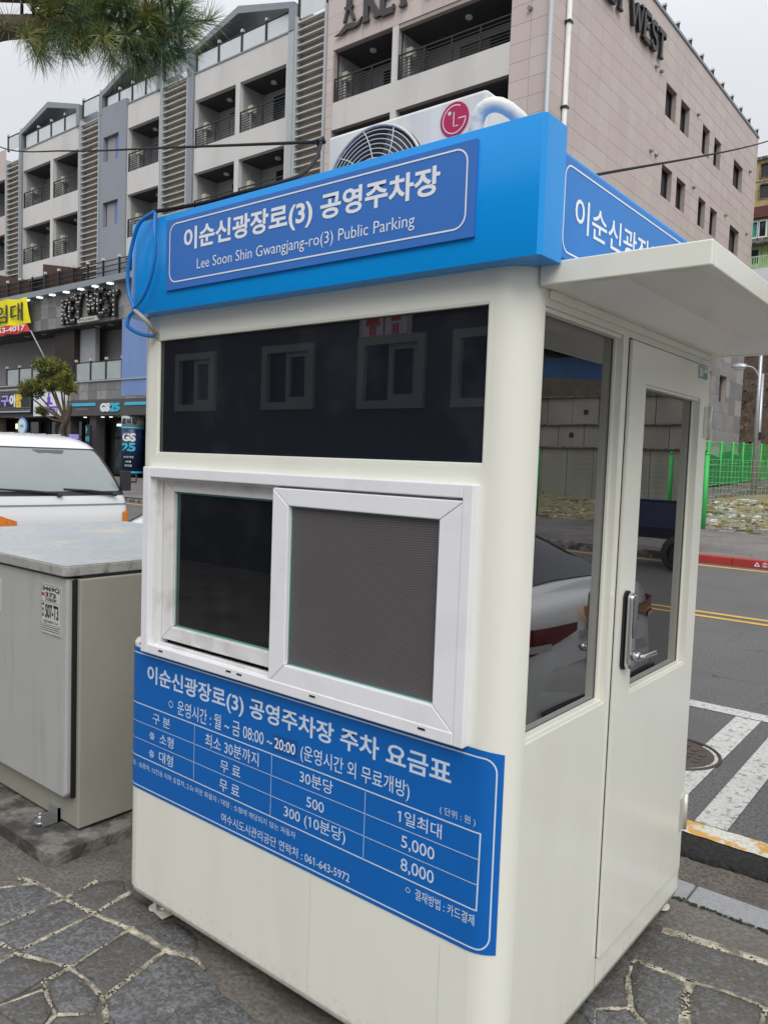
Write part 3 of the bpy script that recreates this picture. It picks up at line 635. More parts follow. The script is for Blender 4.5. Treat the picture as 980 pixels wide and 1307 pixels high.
# price sign: vinyl film wrapped round both front corners
def wrap(u, v, d):
    k = -.0012 - d
    if u > -RC: th = (u + RC) / RC * .9; return (-RC + (RC - k) * math.sin(th), RC - (RC - k) * math.cos(th), v)
    if u < XW + RC: th = (XW + RC - u) / RC * .9; return (XW + RC - (RC - k) * math.sin(th), RC - (RC - k) * math.cos(th), v)
    return (u, k, v)
wr = lambda lift: (lambda u, v, d: wrap(u, v, lift))
mb = MB(); us = [-1.615 + i * .0105 for i in range(14)] + [-1.2, -.9, -.6, -.3, -.13] + [-.11 + i * .0105 for i in range(11)]
def ez(u, top):  # the film's free ends lift and curl a little
    s = max(0, u + .09) / .09
    return (-.008 * s ** 2 if top else .006 * s - .004 * s * s)
mb.grid([[wrap(u, z + ez(u, k > 1), .001 if u < -.02 else .001) for u in us] for k, z in enumerate((.471, .62, .85, .981))])
ps = mb.build('price_sign', bfilm, bo, fix=False)
mb = MB(); F = wr(.0022)
line2(mb, rrect(-1.600, -.024, .484, .962, .035, 6, 2), .0042, F, True)
def seg(u0, v0, u1, v1, w):
    n = max(1, int(math.hypot(u1 - u0, v1 - v0) / .015)); line2(mb, [(u0 + (u1 - u0) * k / n, v0 + (v1 - v0) * k / n) for k in range(n + 1)], w, F)
seg(-1.595, .782, -.060, .775, .0038); seg(-1.595, .592, -.060, .581, .0038); seg(-.0615, .581, -.0595, .777, .0042)
seg(-1.595, .716, -.061, .710, .0018); seg(-1.595, .655, -.061, .646, .0018)
for x in (-1.161, -.792, -.424): seg(x, .588, x, .777, .0018)
def T(b, u0, u1, v0, v1, bold=.0): add_text(mb, b, u0, u1, v0, v1, F, bold)
T('이순신광장로(3) 공영주차장 주차 요금표', -1.427, -.150, .858, .930, .022)
T('○', -1.302, -1.279, .806, .830); T('운영시간 : 월 ~ 금 08:00 ~', -1.254, -.792, .792, .842, .006)
T('(운영시간 외 무료개방)', -.672, -.276, .788, .842, .006)
T('구 분', -1.392, -1.293, .729, .765, .006); T('최소 30분까지', -1.105, -.849, .722, .766, .006); T('30분당', -.673, -.542, .726, .766, .006); T('1일최대', -.312, -.172, .724, .762, .006)
T('※', -1.409, -1.380, .668, .696); T('소형', -1.350, -1.272, .666, .704, .006); T('무 료', -1.027, -.931, .661, .698, .006); T('500', -.643, -.574, .663, .694, .006); T('5,000', -.297, -.191, .657, .695, .006)
T('※', -1.410, -1.381, .604, .632); T('대형', -1.352, -1.273, .601, .641, .006); T('무 료', -1.030, -.933, .598, .636, .006); T('300 (10분당)', -.734, -.490, .597, .643, .006); T('8,000', -.296, -.190, .595, .634, .006)
T('※소형 : 승용차, 15인승 이하 승합차, 2.5t 미만 화물차 / 대형 : 소형에 해당되지 않는 자동차', -1.545, -.683, .551, .572)
T('여수시도시관리공단 연락처 : 061-643-5972', -1.017, -.470, .497, .528, .004)
T('( 단위 : 원 )', -.180, -.075, .787, .810); T('○', -.277, -.262, .548, .562); T('결재방법 : 카드결제', -.246, -.066, .540, .569, .004)
mb.build('lettering', M('letter_pale_blue', (.60, .70, .84), .5, .02), ps, fix=False)
mb = MB(); F = wr(.0017); mb.quad(F(-.786, .790, 0), F(-.688, .792, 0), F(-.688, .843, 0), F(-.786, .840, 0)); mb.build('patch', bfilm2, ps, fix=False)
mb = MB(); F = wr(.0024); add_text(mb, '20:00', -.782, -.694, .800, .833, F, .008); mb.build('lettering', white_l, ps, fix=False)

# blue roof band
mb = MB(); n_ = 10; el = [(-1.45 - .095 * math.sin(math.radians(9 * k)), .045 - .10 * math.cos(math.radians(9 * k))) for k in range(n_ + 1)]
po = [(.046, -.055), (.055, -.046), (.055, .045)] + [(-1.545, .046)] + list(reversed(el))
mb.quad(*[(x, y, 2.430) for x, y in po]); mb.quad(*[(x, y, 2.128) for x, y in po])
for i in range(len(po)):
    p, q = po[i], po[(i + 1) % len(po)]; mb.quad((p[0], p[1], 2.128), (q[0], q[1], 2.128), (q[0], q[1], 2.43), (p[0], p[1], 2.43), sm=i >= 3)
ca = mb.build('roof_band', blue, bo); import bmesh
bm = bmesh.new(); bm.from_mesh(ca.data); bmesh.ops.remove_doubles(bm, verts=bm.verts, dist=1e-5); bmesh.ops.recalc_face_normals(bm, faces=bm.faces); bm.to_mesh(ca.data); bm.free()
md = ca.modifiers.new('bevel', 'BEVEL'); md.width = .004; md.segments = 2; md.limit_method = 'ANGLE'
mb = MB(); mb.prism([(-1.54, .0465), (.030, .0465), (.030, 1.44), (-1.54, 1.44)], 'z', 2.145, 2.225); mb.box(.010, .036, .0455, 1.44, 2.15, 2.392); mb.box(-1.545, -1.52, .0465, 1.44, 2.1455, 2.41); mb.box(-1.52, .010, 1.415, 1.4405, 2.226, 2.41)
mb.build('roof_tray', blue, bo, bevel=.003)
mb = MB(); mb.prism(rrect(-1.276, -.113, 2.188, 2.407, .001, 1), 'y', -.063, -.0555); ns_ = mb.build('name_sign', bsign, bo)
mb = MB(); F = fr(-.0642)
line2(mb, rrect(-1.256, -.137, 2.211, 2.392, .032, 7), .004, F, True)
add_text(mb, '이순신광장로(3) 공영주차장', -1.184, -.212, 2.290, 2.369, F, .028)
add_text(mb, 'Lee Soon Shin Gwangjang-ro(3) Public Parking', -1.117, -.283, 2.228, 2.269, F, -.004)
mb.build('lettering', white_l, ns_, fix=False)
mb = MB(); mb.box(.0362, .044, .050, 1.41, 2.15, 2.380); ss = mb.build('side_name_sign', bside, bo, bevel=.002)
mb = MB(); F = sd_(.0452)
line2(mb, rrect(.066, 1.39, 2.165, 2.361, .03, 7), .004, F, True)
add_text(mb, '이순신광장로(3) 공영주차장', .123, 1.33, 2.215, 2.306, F, .012)
mb.build('lettering', white_l, ss, fix=False)
mb = MB()
for z in (2.19, 2.27, 2.35): mb.tube([(.045, .055, z), (.048, .055, z)], .004, 6)
mb.build('rivet', zinc, ss)
# awning over the door
mb = MB(); ax0, ax1, ay0, ay1, az0, az1, t = .0015, .385, .048, 1.405, 2.086, 2.138, .028
for q in ((ax0, ax1, ay0, ay0 + t), (ax0, ax1, ay1 - t, ay1), (ax1 - t, ax1, ay0 + t, ay1 - t), (ax0, ax0 + t, ay0 + t, ay1 - t)): mb.box(q[0], q[1], q[2], q[3], az0, az1)
mb.box(ax0, ax1 - .004, ay0 + .004, ay1 - .004, az1 - .006, az1 + .001)
aw = mb.build('awning', cream, bo, bevel=.003)
mb = MB(); i0, i1, j0, j1 = ax0 + t, ax1 - t, ay0 + t, ay1 - t; zc = az0 + .040
mb.grid([[(i0, j0, az0 + .003), (i1, j0, az0 + .003)], [(i0 + .10, j0 + .05, zc), (i1 - .05, j0 + .20, zc)], [(i0 + .10, j1 - .25, zc), (i1 - .05, j1 - .10, zc)], [(i0, j1, az0 + .003), (i1, j1, az0 + .003)]], sm=False)
mb.quad((i0, j0, az0 + .003), (i0 + .10, j0 + .05, zc), (i0 + .10, j1 - .25, zc), (i0, j1, az0 + .003)); mb.quad((i1, j0, az0 + .003), (i1 - .05, j0 + .20, zc), (i1 - .05, j1 - .10, zc), (i1, j1, az0 + .003))
mb.build('soffit', cream_in, aw)
mb = MB(); mb.box(.0005, .010, .10, 1.34, 2.065, 2.0855); mb.build('awning_bracket', cream, aw, bevel=.002)
# conduit collar at the upper left corner
mb = MB(); mb.tube([(-1.405, .002, 2.065), (-1.405, -.006, 2.065)], .013, 16); mb.build('cable_gland', M('gland_beige', (.42, .40, .33), .5, .1), bo)

# ------------------------------------------------------------------ cables and hoses
hz = thing('power_cable_loop', 'blue painted cable looped round the left end of the blue roof band', 'cable', (-1.45, -.09, 2.1))
mb = MB(); Y = -.085
mb.tube(spline([(-1.335, Y + .02, 2.447), (-1.39, Y, 2.415), (-1.432, Y, 2.35), (-1.455, Y, 2.262), (-1.448, Y, 2.195), (-1.418, Y, 2.140), (-1.445, Y, 2.115), (-1.449, Y, 2.085), (-1.43, -.05, 2.064), (-1.408, -.012, 2.06)], 8), .0062, 8)
mb.tube(spline([(-1.335, Y + .02, 2.447), (-1.31, Y, 2.38), (-1.304, Y, 2.31), (-1.322, Y, 2.24), (-1.365, Y, 2.175), (-1.418, Y, 2.140)], 8), .0055, 8)
mb.build('hose', hose_m, hz)
mb = MB(); mb.tube([(-1.415, Y, 2.138), (-1.39, -.05, 2.10), (-1.405, -.004, 2.066)], .0075, 8); mb.build('conduit', M('conduit_grey', (.45, .44, .40), .45, .05), hz)
mb = MB(); mb.tube(spline([(-1.335, Y + .02, 2.447), (-1.27, -.05, 2.448), (-1.1, -.045, 2.441), (-.95, -.03, 2.448), (-.86, .06, 2.49), (-.93, .2, 2.57), (-1.03, .35, 2.674), (-1.12, .46, 2.76), (-1.191, .543, 2.834)], 8), .0065, 8)
mb.build('cable', cable_m, hz)
def hang(name, label, pts, r):
    mb = MB(); mb.tube(spline(pts, 10), r, 8); return tag(mb.build(name, cable_m), label, 'cable')
hang('overhead_cable', 'black overhead cable crossing the picture from the left to the air conditioner', [(-13.5, 4.45, 7.2), (-8.446, 2.762, 5.10), (-5.4, 1.90, 4.13), (-2.967, 1.16, 3.395), (-1.191, .543, 2.834)], .0065)
hang('overhead_cable', 'thin black overhead cable rising to the right across the pink tower wall', [(-.42, .80, 2.60), (-.514, 1.474, 2.864), (-.78, 3.36, 3.575), (-1.05, 5.26, 4.30), (-1.322, 7.178, 5.051), (-1.9, 11.26, 6.68)], .006)
mb = MB(); mb.tube([(-1.205, .53, 2.828), (-1.18, .55, 2.842)], .014, 8); tag(mb.build('cable_clamp', rubber_gap), 'black clamp joining the cables left of the air conditioner', 'clamp')

# ------------------------------------------------------------------ air conditioner
ac = thing('air_conditioner', 'white outdoor air conditioner unit standing on the booth roof', 'air conditioner', (-.98, .9, 2.225))
mb = MB(); mb.box(-1.352, -.613, .75, 1.07, 2.26, 2.955); mb.build('casing', steel_w, ac, bevel=.012)
mb = MB(); mb.box(-1.3, -1.24, .76, 1.06, 2.226, 2.262); mb.box(-.72, -.66, .76, 1.06, 2.226, 2.262); mb.build('foot', zinc, ac)
fcx, fcz, FR = -1.10, 2.69, .25
mb = MB(); mb.tube([(fcx, .7485, fcz), (fcx, .7475, fcz)], FR, 40); mb.build('fan_opening', dark, ac)
mb = MB()
for k in range(3):
    a = k * 2.094 + .4
    mb.grid([[(fcx + r * math.cos(a + t), .7465 - .004 * s, fcz + r * math.sin(a + t)) for r in (.05, .12, .19, .225)] for s, t in ((0, 0), (1, .3), (2, .6), (3, .85))])
mb.tube([(fcx, .747, fcz), (fcx, .738, fcz)], .05, 16); mb.build('fan', M('fan_grey', (.10, .10, .11), .4, .1), ac)
mb = MB()
for k in range(1, 15):
    r = FR * k / 14.3; mb.tube([(fcx + r * math.cos(t * math.pi / 24), .722 + .012 * (k / 14) ** 3, fcz + r * math.sin(t * math.pi / 24)) for t in range(49)], .0021 if k < 14 else .006, 5, caps=False)
for k in range(10):
    a = k * math.pi / 5; mb.tube([(fcx + r * math.cos(a + r * 2.2), .7215 + .012 * (r / FR) ** 3, fcz + r * math.sin(a + r * 2.2)) for r in (.03, .08, .13, .18, .22, .25)], .0022, 5)
mb.tube([(fcx, .7225, fcz), (fcx, .719, fcz)], .035, 18)
mb.build('fan_grille', M('grille_white', (.66, .66, .64), .4, .05), ac)
lx, lz, lr = -.742, 2.880, .060
mb = MB(); mb.tube([(lx, .7498, lz), (lx, .7475, lz)], lr, 40); lg = mb.build('logo', red, ac)
mb = MB(); FL = fr(.7465)
ring_ = [(lx + lr * .80 * math.cos(math.radians(t)), lz + lr * .80 * math.sin(math.radians(t))) for t in range(60, 361, 10)]
line2(mb, ring_, .0042, FL); line2(mb, [(lx + lr * .80, lz), (lx + lr * .28, lz)], .0042, FL)
line2(mb, [(lx - .002, lz + lr * .42), (lx - .002, lz - lr * .40), (lx + lr * .28, lz - lr * .40)], .0045, FL)
mb.quad(*[(lx - lr * .34 + lr * .12 * math.cos(t * .5236), .7465, lz + lr * .40 + lr * .12 * math.sin(t * .5236)) for t in range(12)])
mb.build('logo_mark', M('logo_pale', (.72, .68, .68), .4, .02), lg, fix=False)
mb = MB()
pt = spline([(-.535, .62, 2.55), (-.528, .565, 2.68), (-.512, .55, 2.765), (-.47, .555, 2.792), (-.42, .58, 2.775), (-.38, .66, 2.72), (-.40, .80, 2.66), (-.46, .9, 2.60), (-.62, .95, 2.5)], 7)
mb.tube(pt, [.023 * (1 + .012 * math.sin(i * 1.9) + .03 * math.sin(i * 4.1)) for i in range(len(pt))], 12)
mb.build('refrigerant_pipe', tape, ac)

# ------------------------------------------------------------------ roadside cabinet
sl = MB(); rows = []
slo = struct(sl.prism([(-4.3, -.02), (-2.62, -.05), (-2.03, -.05), (-1.995, -.02), (-1.985, .6), (-1.99, 1.44), (-4.3, 1.44)], 'z', -.05, .058).build('concrete_slab', M('slab_concrete', (.20, .19, .17), .9, .2, 9, bump=.012, bscale=35, dirt=(.045, .042, .038), damt=.9, dscale=8, dlo=.4, dhi=.56), bevel=.006))
cb = thing('utility_cabinet', 'grey metal roadside utility cabinet with a stained pale lid beside the booth', 'cabinet', (-3.05, .8, .062))
mb = MB(); mb.box(-3.78, -2.088, .125, 1.43, .07, 1.135); mb.build('cabinet_body', cab_body, cb, bevel=.006)
mb = MB(); mb.prism([(-3.81, .062), (-2.122, .062), (-2.10, .085), (-2.10, 1.452), (-3.81, 1.452)], 'z', 1.148, 1.190); ld = mb.build('lid', cab_rim, cb, bevel=.004)
mb = MB(); mb.prism([(-3.806, .066), (-2.124, .066), (-2.104, .087), (-2.104, 1.448), (-3.806, 1.448)], 'z', 1.1905, 1.195); mb.build('lid_top', cab_lid, ld, bevel=.002)
mb = MB(); mb.box(-3.76, -2.10, .135, 1.38, 1.13, 1.149); mb.build('lid_gap', rubber_gap, cb)
def door(x0, x1):
    mb = MB(); n = 6; r = .03; p = [(x0, 1.136), (x0, .205)] + [(x1 - r + r * math.sin(math.radians(90 * k / n)), .205 + r - r * math.cos(math.radians(90 * k / n))) for k in range(n + 1)] + [(x1, 1.136)]
    mb.prism(p, 'y', .083, .1215); return mb.build('door', cab_door, cb, bevel=.008)
d1 = door(-2.98, -2.118); d2 = door(-3.77, -2.99)
mb = MB(); mb.box(-2.1165, -2.108, .104, .1245, .205, 1.13); mb.build('door_seal', rubber_gap, cb)
mb = MB(); mb.prism(rrect(-2.78, -2.688, .915, 1.07, .006, 3), 'y', .0805, .0828); h = mb.build('handle_plate', plate_m, d1)
mb = MB(); mb.box(-2.772, -2.698, .0795, .0803, .94, 1.005); mb.build('handle_recess', dark, d1)
mb = MB(); mb.tube([(-2.715, .0795, 1.045), (-2.715, .070, 1.045)], .013, 14); mb.tube([(-2.73, .078, 1.0), (-2.73, .072, .95)], .009, 8); mb.build('handle', zinc, d1)
mb = MB(); mb.prism(rrect(-2.322, -2.160, .884, 1.097, .005, 3), 'y', .0795, .0826); lp = mb.build('label_plate', plate_m, d1)
mb = MB(); F = fr(.0788)
line2(mb, rrect(-2.319, -2.163, .887, 1.094, .004, 3), .0015, F, True)
add_text(mb, '3469Q', -2.312, -2.170, 1.066, 1.088, F, .03); add_text(mb, '373', -2.286, -2.20, 1.043, 1.063, F, .03); add_text(mb, '10E0F', -2.286, -2.195, 1.026, 1.040, F, .02)
line2(mb, [(-2.318, 1.022), (-2.164, 1.022)], .001, F)
add_text(mb, '배', -2.314, -2.297, 1.003, 1.016, F, .02); add_text(mb, '전', -2.314, -2.297, .98, .993, F, .02); add_text(mb, '함', -2.314, -2.297, .956, .97, F, .02)
add_text(mb, 'S07-T3', -2.286, -2.178, .952, 1.014, F, .03); add_text(mb, 'S/J3308171A', -2.30, -2.18, .930, .943, F, .01)
line2(mb, [(-2.318, .925), (-2.164, .925)], .0016, F)
for z in (.917, .908, .899): line2(mb, [(-2.315 + .0, z), (-2.17, z)], .0028, F)
mb.build('lettering', letter_k, lp, fix=False)
mb = MB(); mb.box(-2.316, -2.292, .0785, .0789, 1.046, 1.058); mb.build('red_mark', red, lp)
mb = MB(); mb.tube([(-2.27, .055, .062), (-2.27, .055, .075)], .024, 14); mb.tube([(-2.27, .055, .075), (-2.27, .055, .10)], .0145, 6); mb.tube([(-2.27, .055, .10), (-2.27, .055, .112)], .010, 10); mb.box(-2.235, -2.228, .045, .125, .063, .12); mb.box(-2.30, -2.228, .110, .1245, .063, .12)
mb.build('anchor_bolt', zinc, cb)
# ================================================================== BUILDINGS ACROSS THE ROAD
FY = 25.0
hb = thing('hotel_building', 'long pale grey hotel block with balconies, gabled roof frames and slatted columns', 'building', (-45, FY, .15))
ff = lambda y: (lambda u, v, d: (u, y + d, v))
def louvre(x0, x1, z0, z1):
    MB().box(x0 + .12, x1 - .12, FY + .28, FY + .4, z0, z1).build('louvre_backing', louv_b, hb)
    mb = MB(); mb.box(x0, x0 + .14, FY - .06, FY + .30, z0, z1 + .1); mb.build('louvre_post', frame_l, hb)
    mb = MB(); mb.box(x1 - .14, x1, FY - .06, FY + .30, z0, z1 + .1); mb.build('louvre_post', frame_l, hb)
    w = x1 - x0 - .28
    s = MB(); s.prism([(-.02, -.06), (.22, .03), (.22, .075), (-.02, -.01)], 'x', -w / 2, w / 2)
    first = None; z = z1 - .15
    while z > z0:
        if first is None: first = s.build('slat', louv, None, fix=True); first.parent = hb; first.location = ((x0 + x1) / 2 + 45, 0, z - .15)
        else: inst('slat', first, hb, ((x0 + x1) / 2 + 45, 0, z - .15))
        z -= .345
def railing(x0, x1, z, parent, y=None, h=1.05, n=7):
    y = FY + .06 if y is None else y
    mb = MB(); mb.box(x0, x1, y - .03, y + .03, z + h - .05, z + h)
    for k in range(n): mb.box(x0, x1, y - .012, y + .012, z + .1 + k * (h - .18) / n, z + .13 + k * (h - .18) / n)
    m = max(2, int((x1 - x0) / 1.1))
    for k in range(m + 1):
        x = x0 + .03 + (x1 - x0 - .06) * k / m; mb.box(x - .025, x + .025, y - .028, y + .028, z, z + h)
    return mb.build('railing', iron, parent, kind='stuff')
def balcony(x0, x1, z0, z1, parent, dep=1.6, lamp=True, ac_=True):
    mb = MB(); y0, y1 = FY + .25, FY + dep
    mb.quad((x0, y0, z0), (x0, y1, z0), (x0, y1, z1), (x0, y0, z1)); mb.quad((x1, y0, z0), (x1, y1, z0), (x1, y1, z1), (x1, y0, z1)); mb.quad((x0, y1, z0), (x1, y1, z0), (x1, y1, z1), (x0, y1, z1)); mb.quad((x0, y0, z0), (x1, y0, z0), (x1, y1, z0), (x0, y1, z0))
    b = mb.build('balcony', bal_in, parent, fix=False)
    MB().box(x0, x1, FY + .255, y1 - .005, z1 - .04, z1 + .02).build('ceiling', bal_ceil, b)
    xa = x0 + (x1 - x0) * U(.22, .42); MB().box(xa, x1 - .1, y1 - .06, y1 - .02, z0 + .02, z1 - .35).build('balcony_door', glass_dk, b)
    if R_() < .6:
        xb = xa + (x1 - xa) * U(.25, .6); MB().box(xa + .06, xb, y1 - .075, y1 - .062, z0 + .06, z1 - .42).build('curtain', M(random.choice(('curtain_cream', 'curtain_taupe')), random.choice(((.34, .32, .28), (.16, .15, .14))), .9, .15, 7), b)
    if R_() < .3: MB().box(x0 + .5, x0 + 1.15, FY + .45, FY + .75, z0 + .02, z0 + .55).build('planter', M('planter_grey', (.22, .2, .18), .8, .1), b)
    if lamp:
        cx = (x0 + x1) / 2 + U(-.2, .5); mb = MB(); mb.tube([(cx, FY + .85, z1 - .04), (cx, FY + .85, z1 - .13)], .15, 12); mb.build('ceiling_lamp', M('lamp_globe', (.62, .62, .6), .4, .05), b)
    if ac_:
        mb = MB(); mb.box(x0 + .05, x0 + .35, FY + .5, FY + .8, z0 + 1.15, z0 + 1.5); mb.box(x0 + .12, x0 + .20, FY + .55, FY + .62, z0, z0 + 1.15); mb.build('pipe_box', M('pipe_box_cream', (.55, .53, .44), .6, .1), b)
    railing(x0, x1, z0, b)
def gable(x0, x1, ze=22.8, zr=23.87, zb=21.55):
    xm = (x0 + x1) / 2; t = .32; D0, D1 = FY - .12, FY + 1.5
    outer = [(x0, zb), (x0, ze), (xm, zr), (x1, ze), (x1, zb)]; inner = [(x0 + t, zb), (x0 + t, ze - .2), (xm, zr - .36), (x1 - t, ze - .2), (x1 - t, zb)]
    mb = MB()
    for i in range(4): mb.prism([outer[i], outer[i + 1], inner[i + 1], inner[i]], 'y', D0, D1)
    g = mb.build('gable_frame', frame_g, hb)
    # back wall panel of the roof terrace: dark left half, open on the right
    mb = MB(); mb.prism([(x0 + t, zb), (x0 + t, ze - .2), (xm - .9, zr - .75), (xm - .9, zb)], 'y', D1 - .1, D1); mb.build('terrace_wall', M('terrace_grey', (.16, .17, .18), .7, .08), g)
def balustrade(x0, x1, z0, n, y=None, gm=None, h=.95, parent=None):
    y = FY + .12 if y is None else y; parent = parent or hb; P = None
    for k in range(n + 1):
        x = x0 + (x1 - x0) * k / n
        mb = MB(); mb.box(x - .06, x + .06, y - .06, y + .06, z0, z0 + h + .08); p = mb.build('balustrade_post', iron, parent)
        MB().box(x - .07, x + .07, y - .07, y + .07, z0 + h + .081, z0 + h + .22).build('post_cap', M('cap_white', (.6, .6, .58), .4, .1), p)
        if k < n:
            xx = x0 + (x1 - x0) * (k + 1) / n
            MB().box(x + .065, xx - .065, y - .012, y + .012, z0 + .05, z0 + h - .05).build('glass_panel', gm or glass_sky, parent)
    MB().box(x0, x1, y - .03, y + .03, z0 + h - .02, z0 + h + .03).build('handrail', iron, parent)
def unit(x0, x1, bays, wins=()):
    mb = MB(); holes = list(bays)
    holed(mb, x0, x1, 12.9, 21.55, holes, ff(FY), .25)
    mb.quad((x0, FY, 21.55), (x1, FY, 21.55), (x1, FY + .25, 21.55), (x0, FY + .25, 21.55)); mb.quad((x0, FY, 12.9), (x1, FY, 12.9), (x1, FY + .25, 12.9), (x0, FY + .25, 12.9))
    w = mb.build('facade_wall', render_w, hb, fix=False)
    for b in bays: balcony(b[0], b[1], b[2], b[3], hb)
    MB().box(x0 - .02, x1 + .02, FY - .04, FY + .27, 21.552, 21.63).build('parapet_cap', frame_g, hb)
rows_z = ((17.73, 20.2), (14.02, 16.46))
louvre(-55.0, -52.98, 12.0, 21.3)
louvre(-45.45, -43.22, 12.0, 21.7); louvre(-37.12, -34.72, 12.0, 21.8); louvre(-26.75, -24.72, 12.0, 22.0)
for (a, b, m1) in ((-52.6, -45.5, -48.85), (-34.2, -27.15, -30.78)):
    bays = []
    for z0, z1 in rows_z: bays += [(a + .02, m1 - .16, z0, z1), (m1 + .16, b - .18, z0, z1)]
    unit(a, b, bays)
bays = [(-40.3, -37.33, z0, z1) for z0, z1 in rows_z]
unit(-40.36, -37.17, bays)
mb = MB(); bw = [(-42.72, -41.12, z, z + 1.45) for z in (18.72, 14.93)]
holed(mb, -43.0, -40.38, 12.0, 21.9, bw, ff(FY - .1), .26); mb.quad((-40.38, FY - .1, 12), (-40.38, FY + .3, 12), (-40.38, FY + .3, 21.9), (-40.38, FY - .1, 21.9)); mb.quad((-43, FY - .1, 21.9), (-40.38, FY - .1, 21.9), (-40.38, FY + .3, 21.9), (-43, FY + .3, 21.9))
mb.build('blue_grey_panel', render_g, hb, fix=False)
for (x0, x1, z0, z1) in bw:
    MB().box(x0, x1, FY + .15, FY + .2, z0, z1).build('window', glass_dk, hb)
    MB().box(x0 + .15, x0 + 1.0, FY + .10, FY + .14, z0 + .05, z1 - .05).build('curtain', M('curtain_grey', (.30, .30, .31), .9, .1, 9), hb)
    MB().box(x1 - .50, x1 - .06, FY + .08, FY + .12, z0 + .05, z1 - .05).build('window_film', M('film_blue', (.10, .20, .55), .4, .1), hb)
for (x0, x1) in ((-52.98, -52.62), (-43.2, -43.02), (-34.70, -34.22)): MB().box(x0, x1, FY - .10, FY + .3, 12.0, 22.8).build('grey_post', frame_g, hb)
for (x0, x1) in ((-45.48, -45.46), (-37.16, -37.13), (-27.14, -26.77)): MB().box(x0, x1, FY - .08, FY + .3, 12.0, 22.7).build('edge_post', frame_l, hb)
for (a, b) in ((-52.98, -45.45), (-43.2, -37.15), (-34.70, -26.80)):
    gable(a, b); balustrade(a + .5, b - .3, 21.64, 4)
for (a, b) in ((-55.0, -53.0), (-45.4, -43.25), (-37.1, -34.75), (-26.75, -24.75)): balustrade(a + .1, b - .1, 22.0, 1)
# left end and hidden stretch
mb = MB(); hol = [(-58.4, -55.2, z0, z1) for z0, z1 in rows_z]
holed(mb, -62, -55.02, 12.0, 22.2, hol, ff(FY + .02), .24); mb.build('end_wall', pinks[2], hb, fix=False)
for h in hol: balcony(h[0], h[1], h[2], h[3], hb)
MB().box(-62, -24.7, FY + 1.9, FY + 14, .15, 21.3).build('inner_block', M('block_grey', (.22, .22, .22), .8, .1), hb)
# third-floor terrace
MB().box(-62, -24.7, FY - .55, FY + 1.9, 11.52, 11.88).build('terrace_slab', frame_g, hb)
mb = MB()
for z in (12.15, 12.45, 12.75): mb.box(-61, -24.8, FY - .45, FY - .40, z, z + .05)
mb.build('terrace_rail', iron, hb)
for k in range(22):
    x = -60.5 + k * 1.68; p = MB().box(x - .05, x + .05, FY - .48, FY - .38, 11.881, 12.85).build('rail_post', iron, hb)
    MB().box(x - .08, x + .08, FY - .5, FY - .36, 12.851, 13.0).build('post_cap', M('cap_white', (.6, .6, .58), .4, .1), p)
for (a, b) in ((-55.3, -51.0), (-49.3, -44.6)):
    MB().prism([(a, 11.9), (a, 13.6), (b, 12.75), (b, 11.9)], 'y', FY - .30, FY - .24).build('wood_screen', wood, hb)
MB().box(-62, -24.7, FY + .3, FY + .5, 11.9, 12.9).build('terrace_back', dark, hb)
# stone tiles band below the terrace, second-floor loggia
MB().box(-62, -37.5, FY + .02, FY + 1.7, 9.42, 11.515).build('stone_backing', joint_m, hb)
def tiles(x0, x1, z0, z1, nx, nz, y, mats, name='stone_tile', parent=None, axis='y', gap=.012, th=.03, holes=()):
    parent = parent or hb; cache = {}
    for i in range(nx):
        for j in range(nz):
            a0, a1 = x0 + (x1 - x0) * i / nx + gap / 2, x0 + (x1 - x0) * (i + 1) / nx - gap / 2; b0, b1 = z0 + (z1 - z0) * j / nz + gap / 2, z0 + (z1 - z0) * (j + 1) / nz - gap / 2
            r = subtract((a0, a1, b0, b1), holes); m = random.choice(mats); d = U(0, .004)
            if not r: continue
            key = m.name if len(r) == 1 and r[0] == (a0, a1, b0, b1) else None
            if key and key in cache:
                inst(name, cache[key][0], parent, Vector(cache[key][1]) + (Vector((a0 - cache[key][2], 0, b0 - cache[key][3])) if axis == 'y' else Vector((0, a0 - cache[key][2], b0 - cache[key][3])))); continue
            mb = MB()
            for q in r:
                if axis == 'y': mb.box(q[0], q[1], y - d, y + th, q[2], q[3])
                else: mb.box(y - th, y + d, q[0], q[1], q[2], q[3])
            o = mb.build(name, m, parent)
            if key: cache[key] = (o.data, (0, 0, 0), a0, b0)
tiles(-54.9, -37.6, 9.42, 11.52, 18, 3, FY - .01, stone_t)
MB().box(-62, -37.5, FY + 2.3, FY + 2.5, 5.9, 9.42).build('loggia_wall', dark, hb)
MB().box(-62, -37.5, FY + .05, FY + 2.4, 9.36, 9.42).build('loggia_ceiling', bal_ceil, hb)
MB().box(-49.25, -46.8, FY + .5, FY + .8, 5.9, 9.355).build('wood_wall', wood2, hb)
MB().box(-46.78, -45.0, FY + .9, FY + 1.2, 5.9, 9.355).build('grey_wall', bal_in, hb)
MB().box(-40.62, -37.0, FY - .02, FY + .3, 4.9, 9.40).build('blue_wall', blue_wall, hb)
for (a, b) in ((-54.6, -51.8), (-51.6, -50.0), (-44.9, -43.0), (-42.9, -41.6)):
    MB().box(a, b, FY + 2.2, FY + 2.28, 6.0, 9.0).build('window', glass_dk, hb)
for (a, b) in ((-51.0, -50.1), (-41.6, -40.7)): MB().box(a, b, FY + 1.9, FY + 2.0, 6.6, 8.3).build('window_blind', M('blind_pale', (.42, .43, .44), .7, .1), hb)
balustrade(-54.95, -47.85, 5.93, 4, gm=glass_rail, h=1.15); balustrade(-45.85, -40.75, 5.93, 3, gm=glass_rail, h=1.15)
MB().box(-62, -37.2, FY + .03, FY + 2.4, 4.74, 5.90).build('stone_backing', joint_m, hb)
MB().box(-62, -37.0, FY - .1, FY + .05, 5.86, 5.925).build('ledge', frame_l, hb)
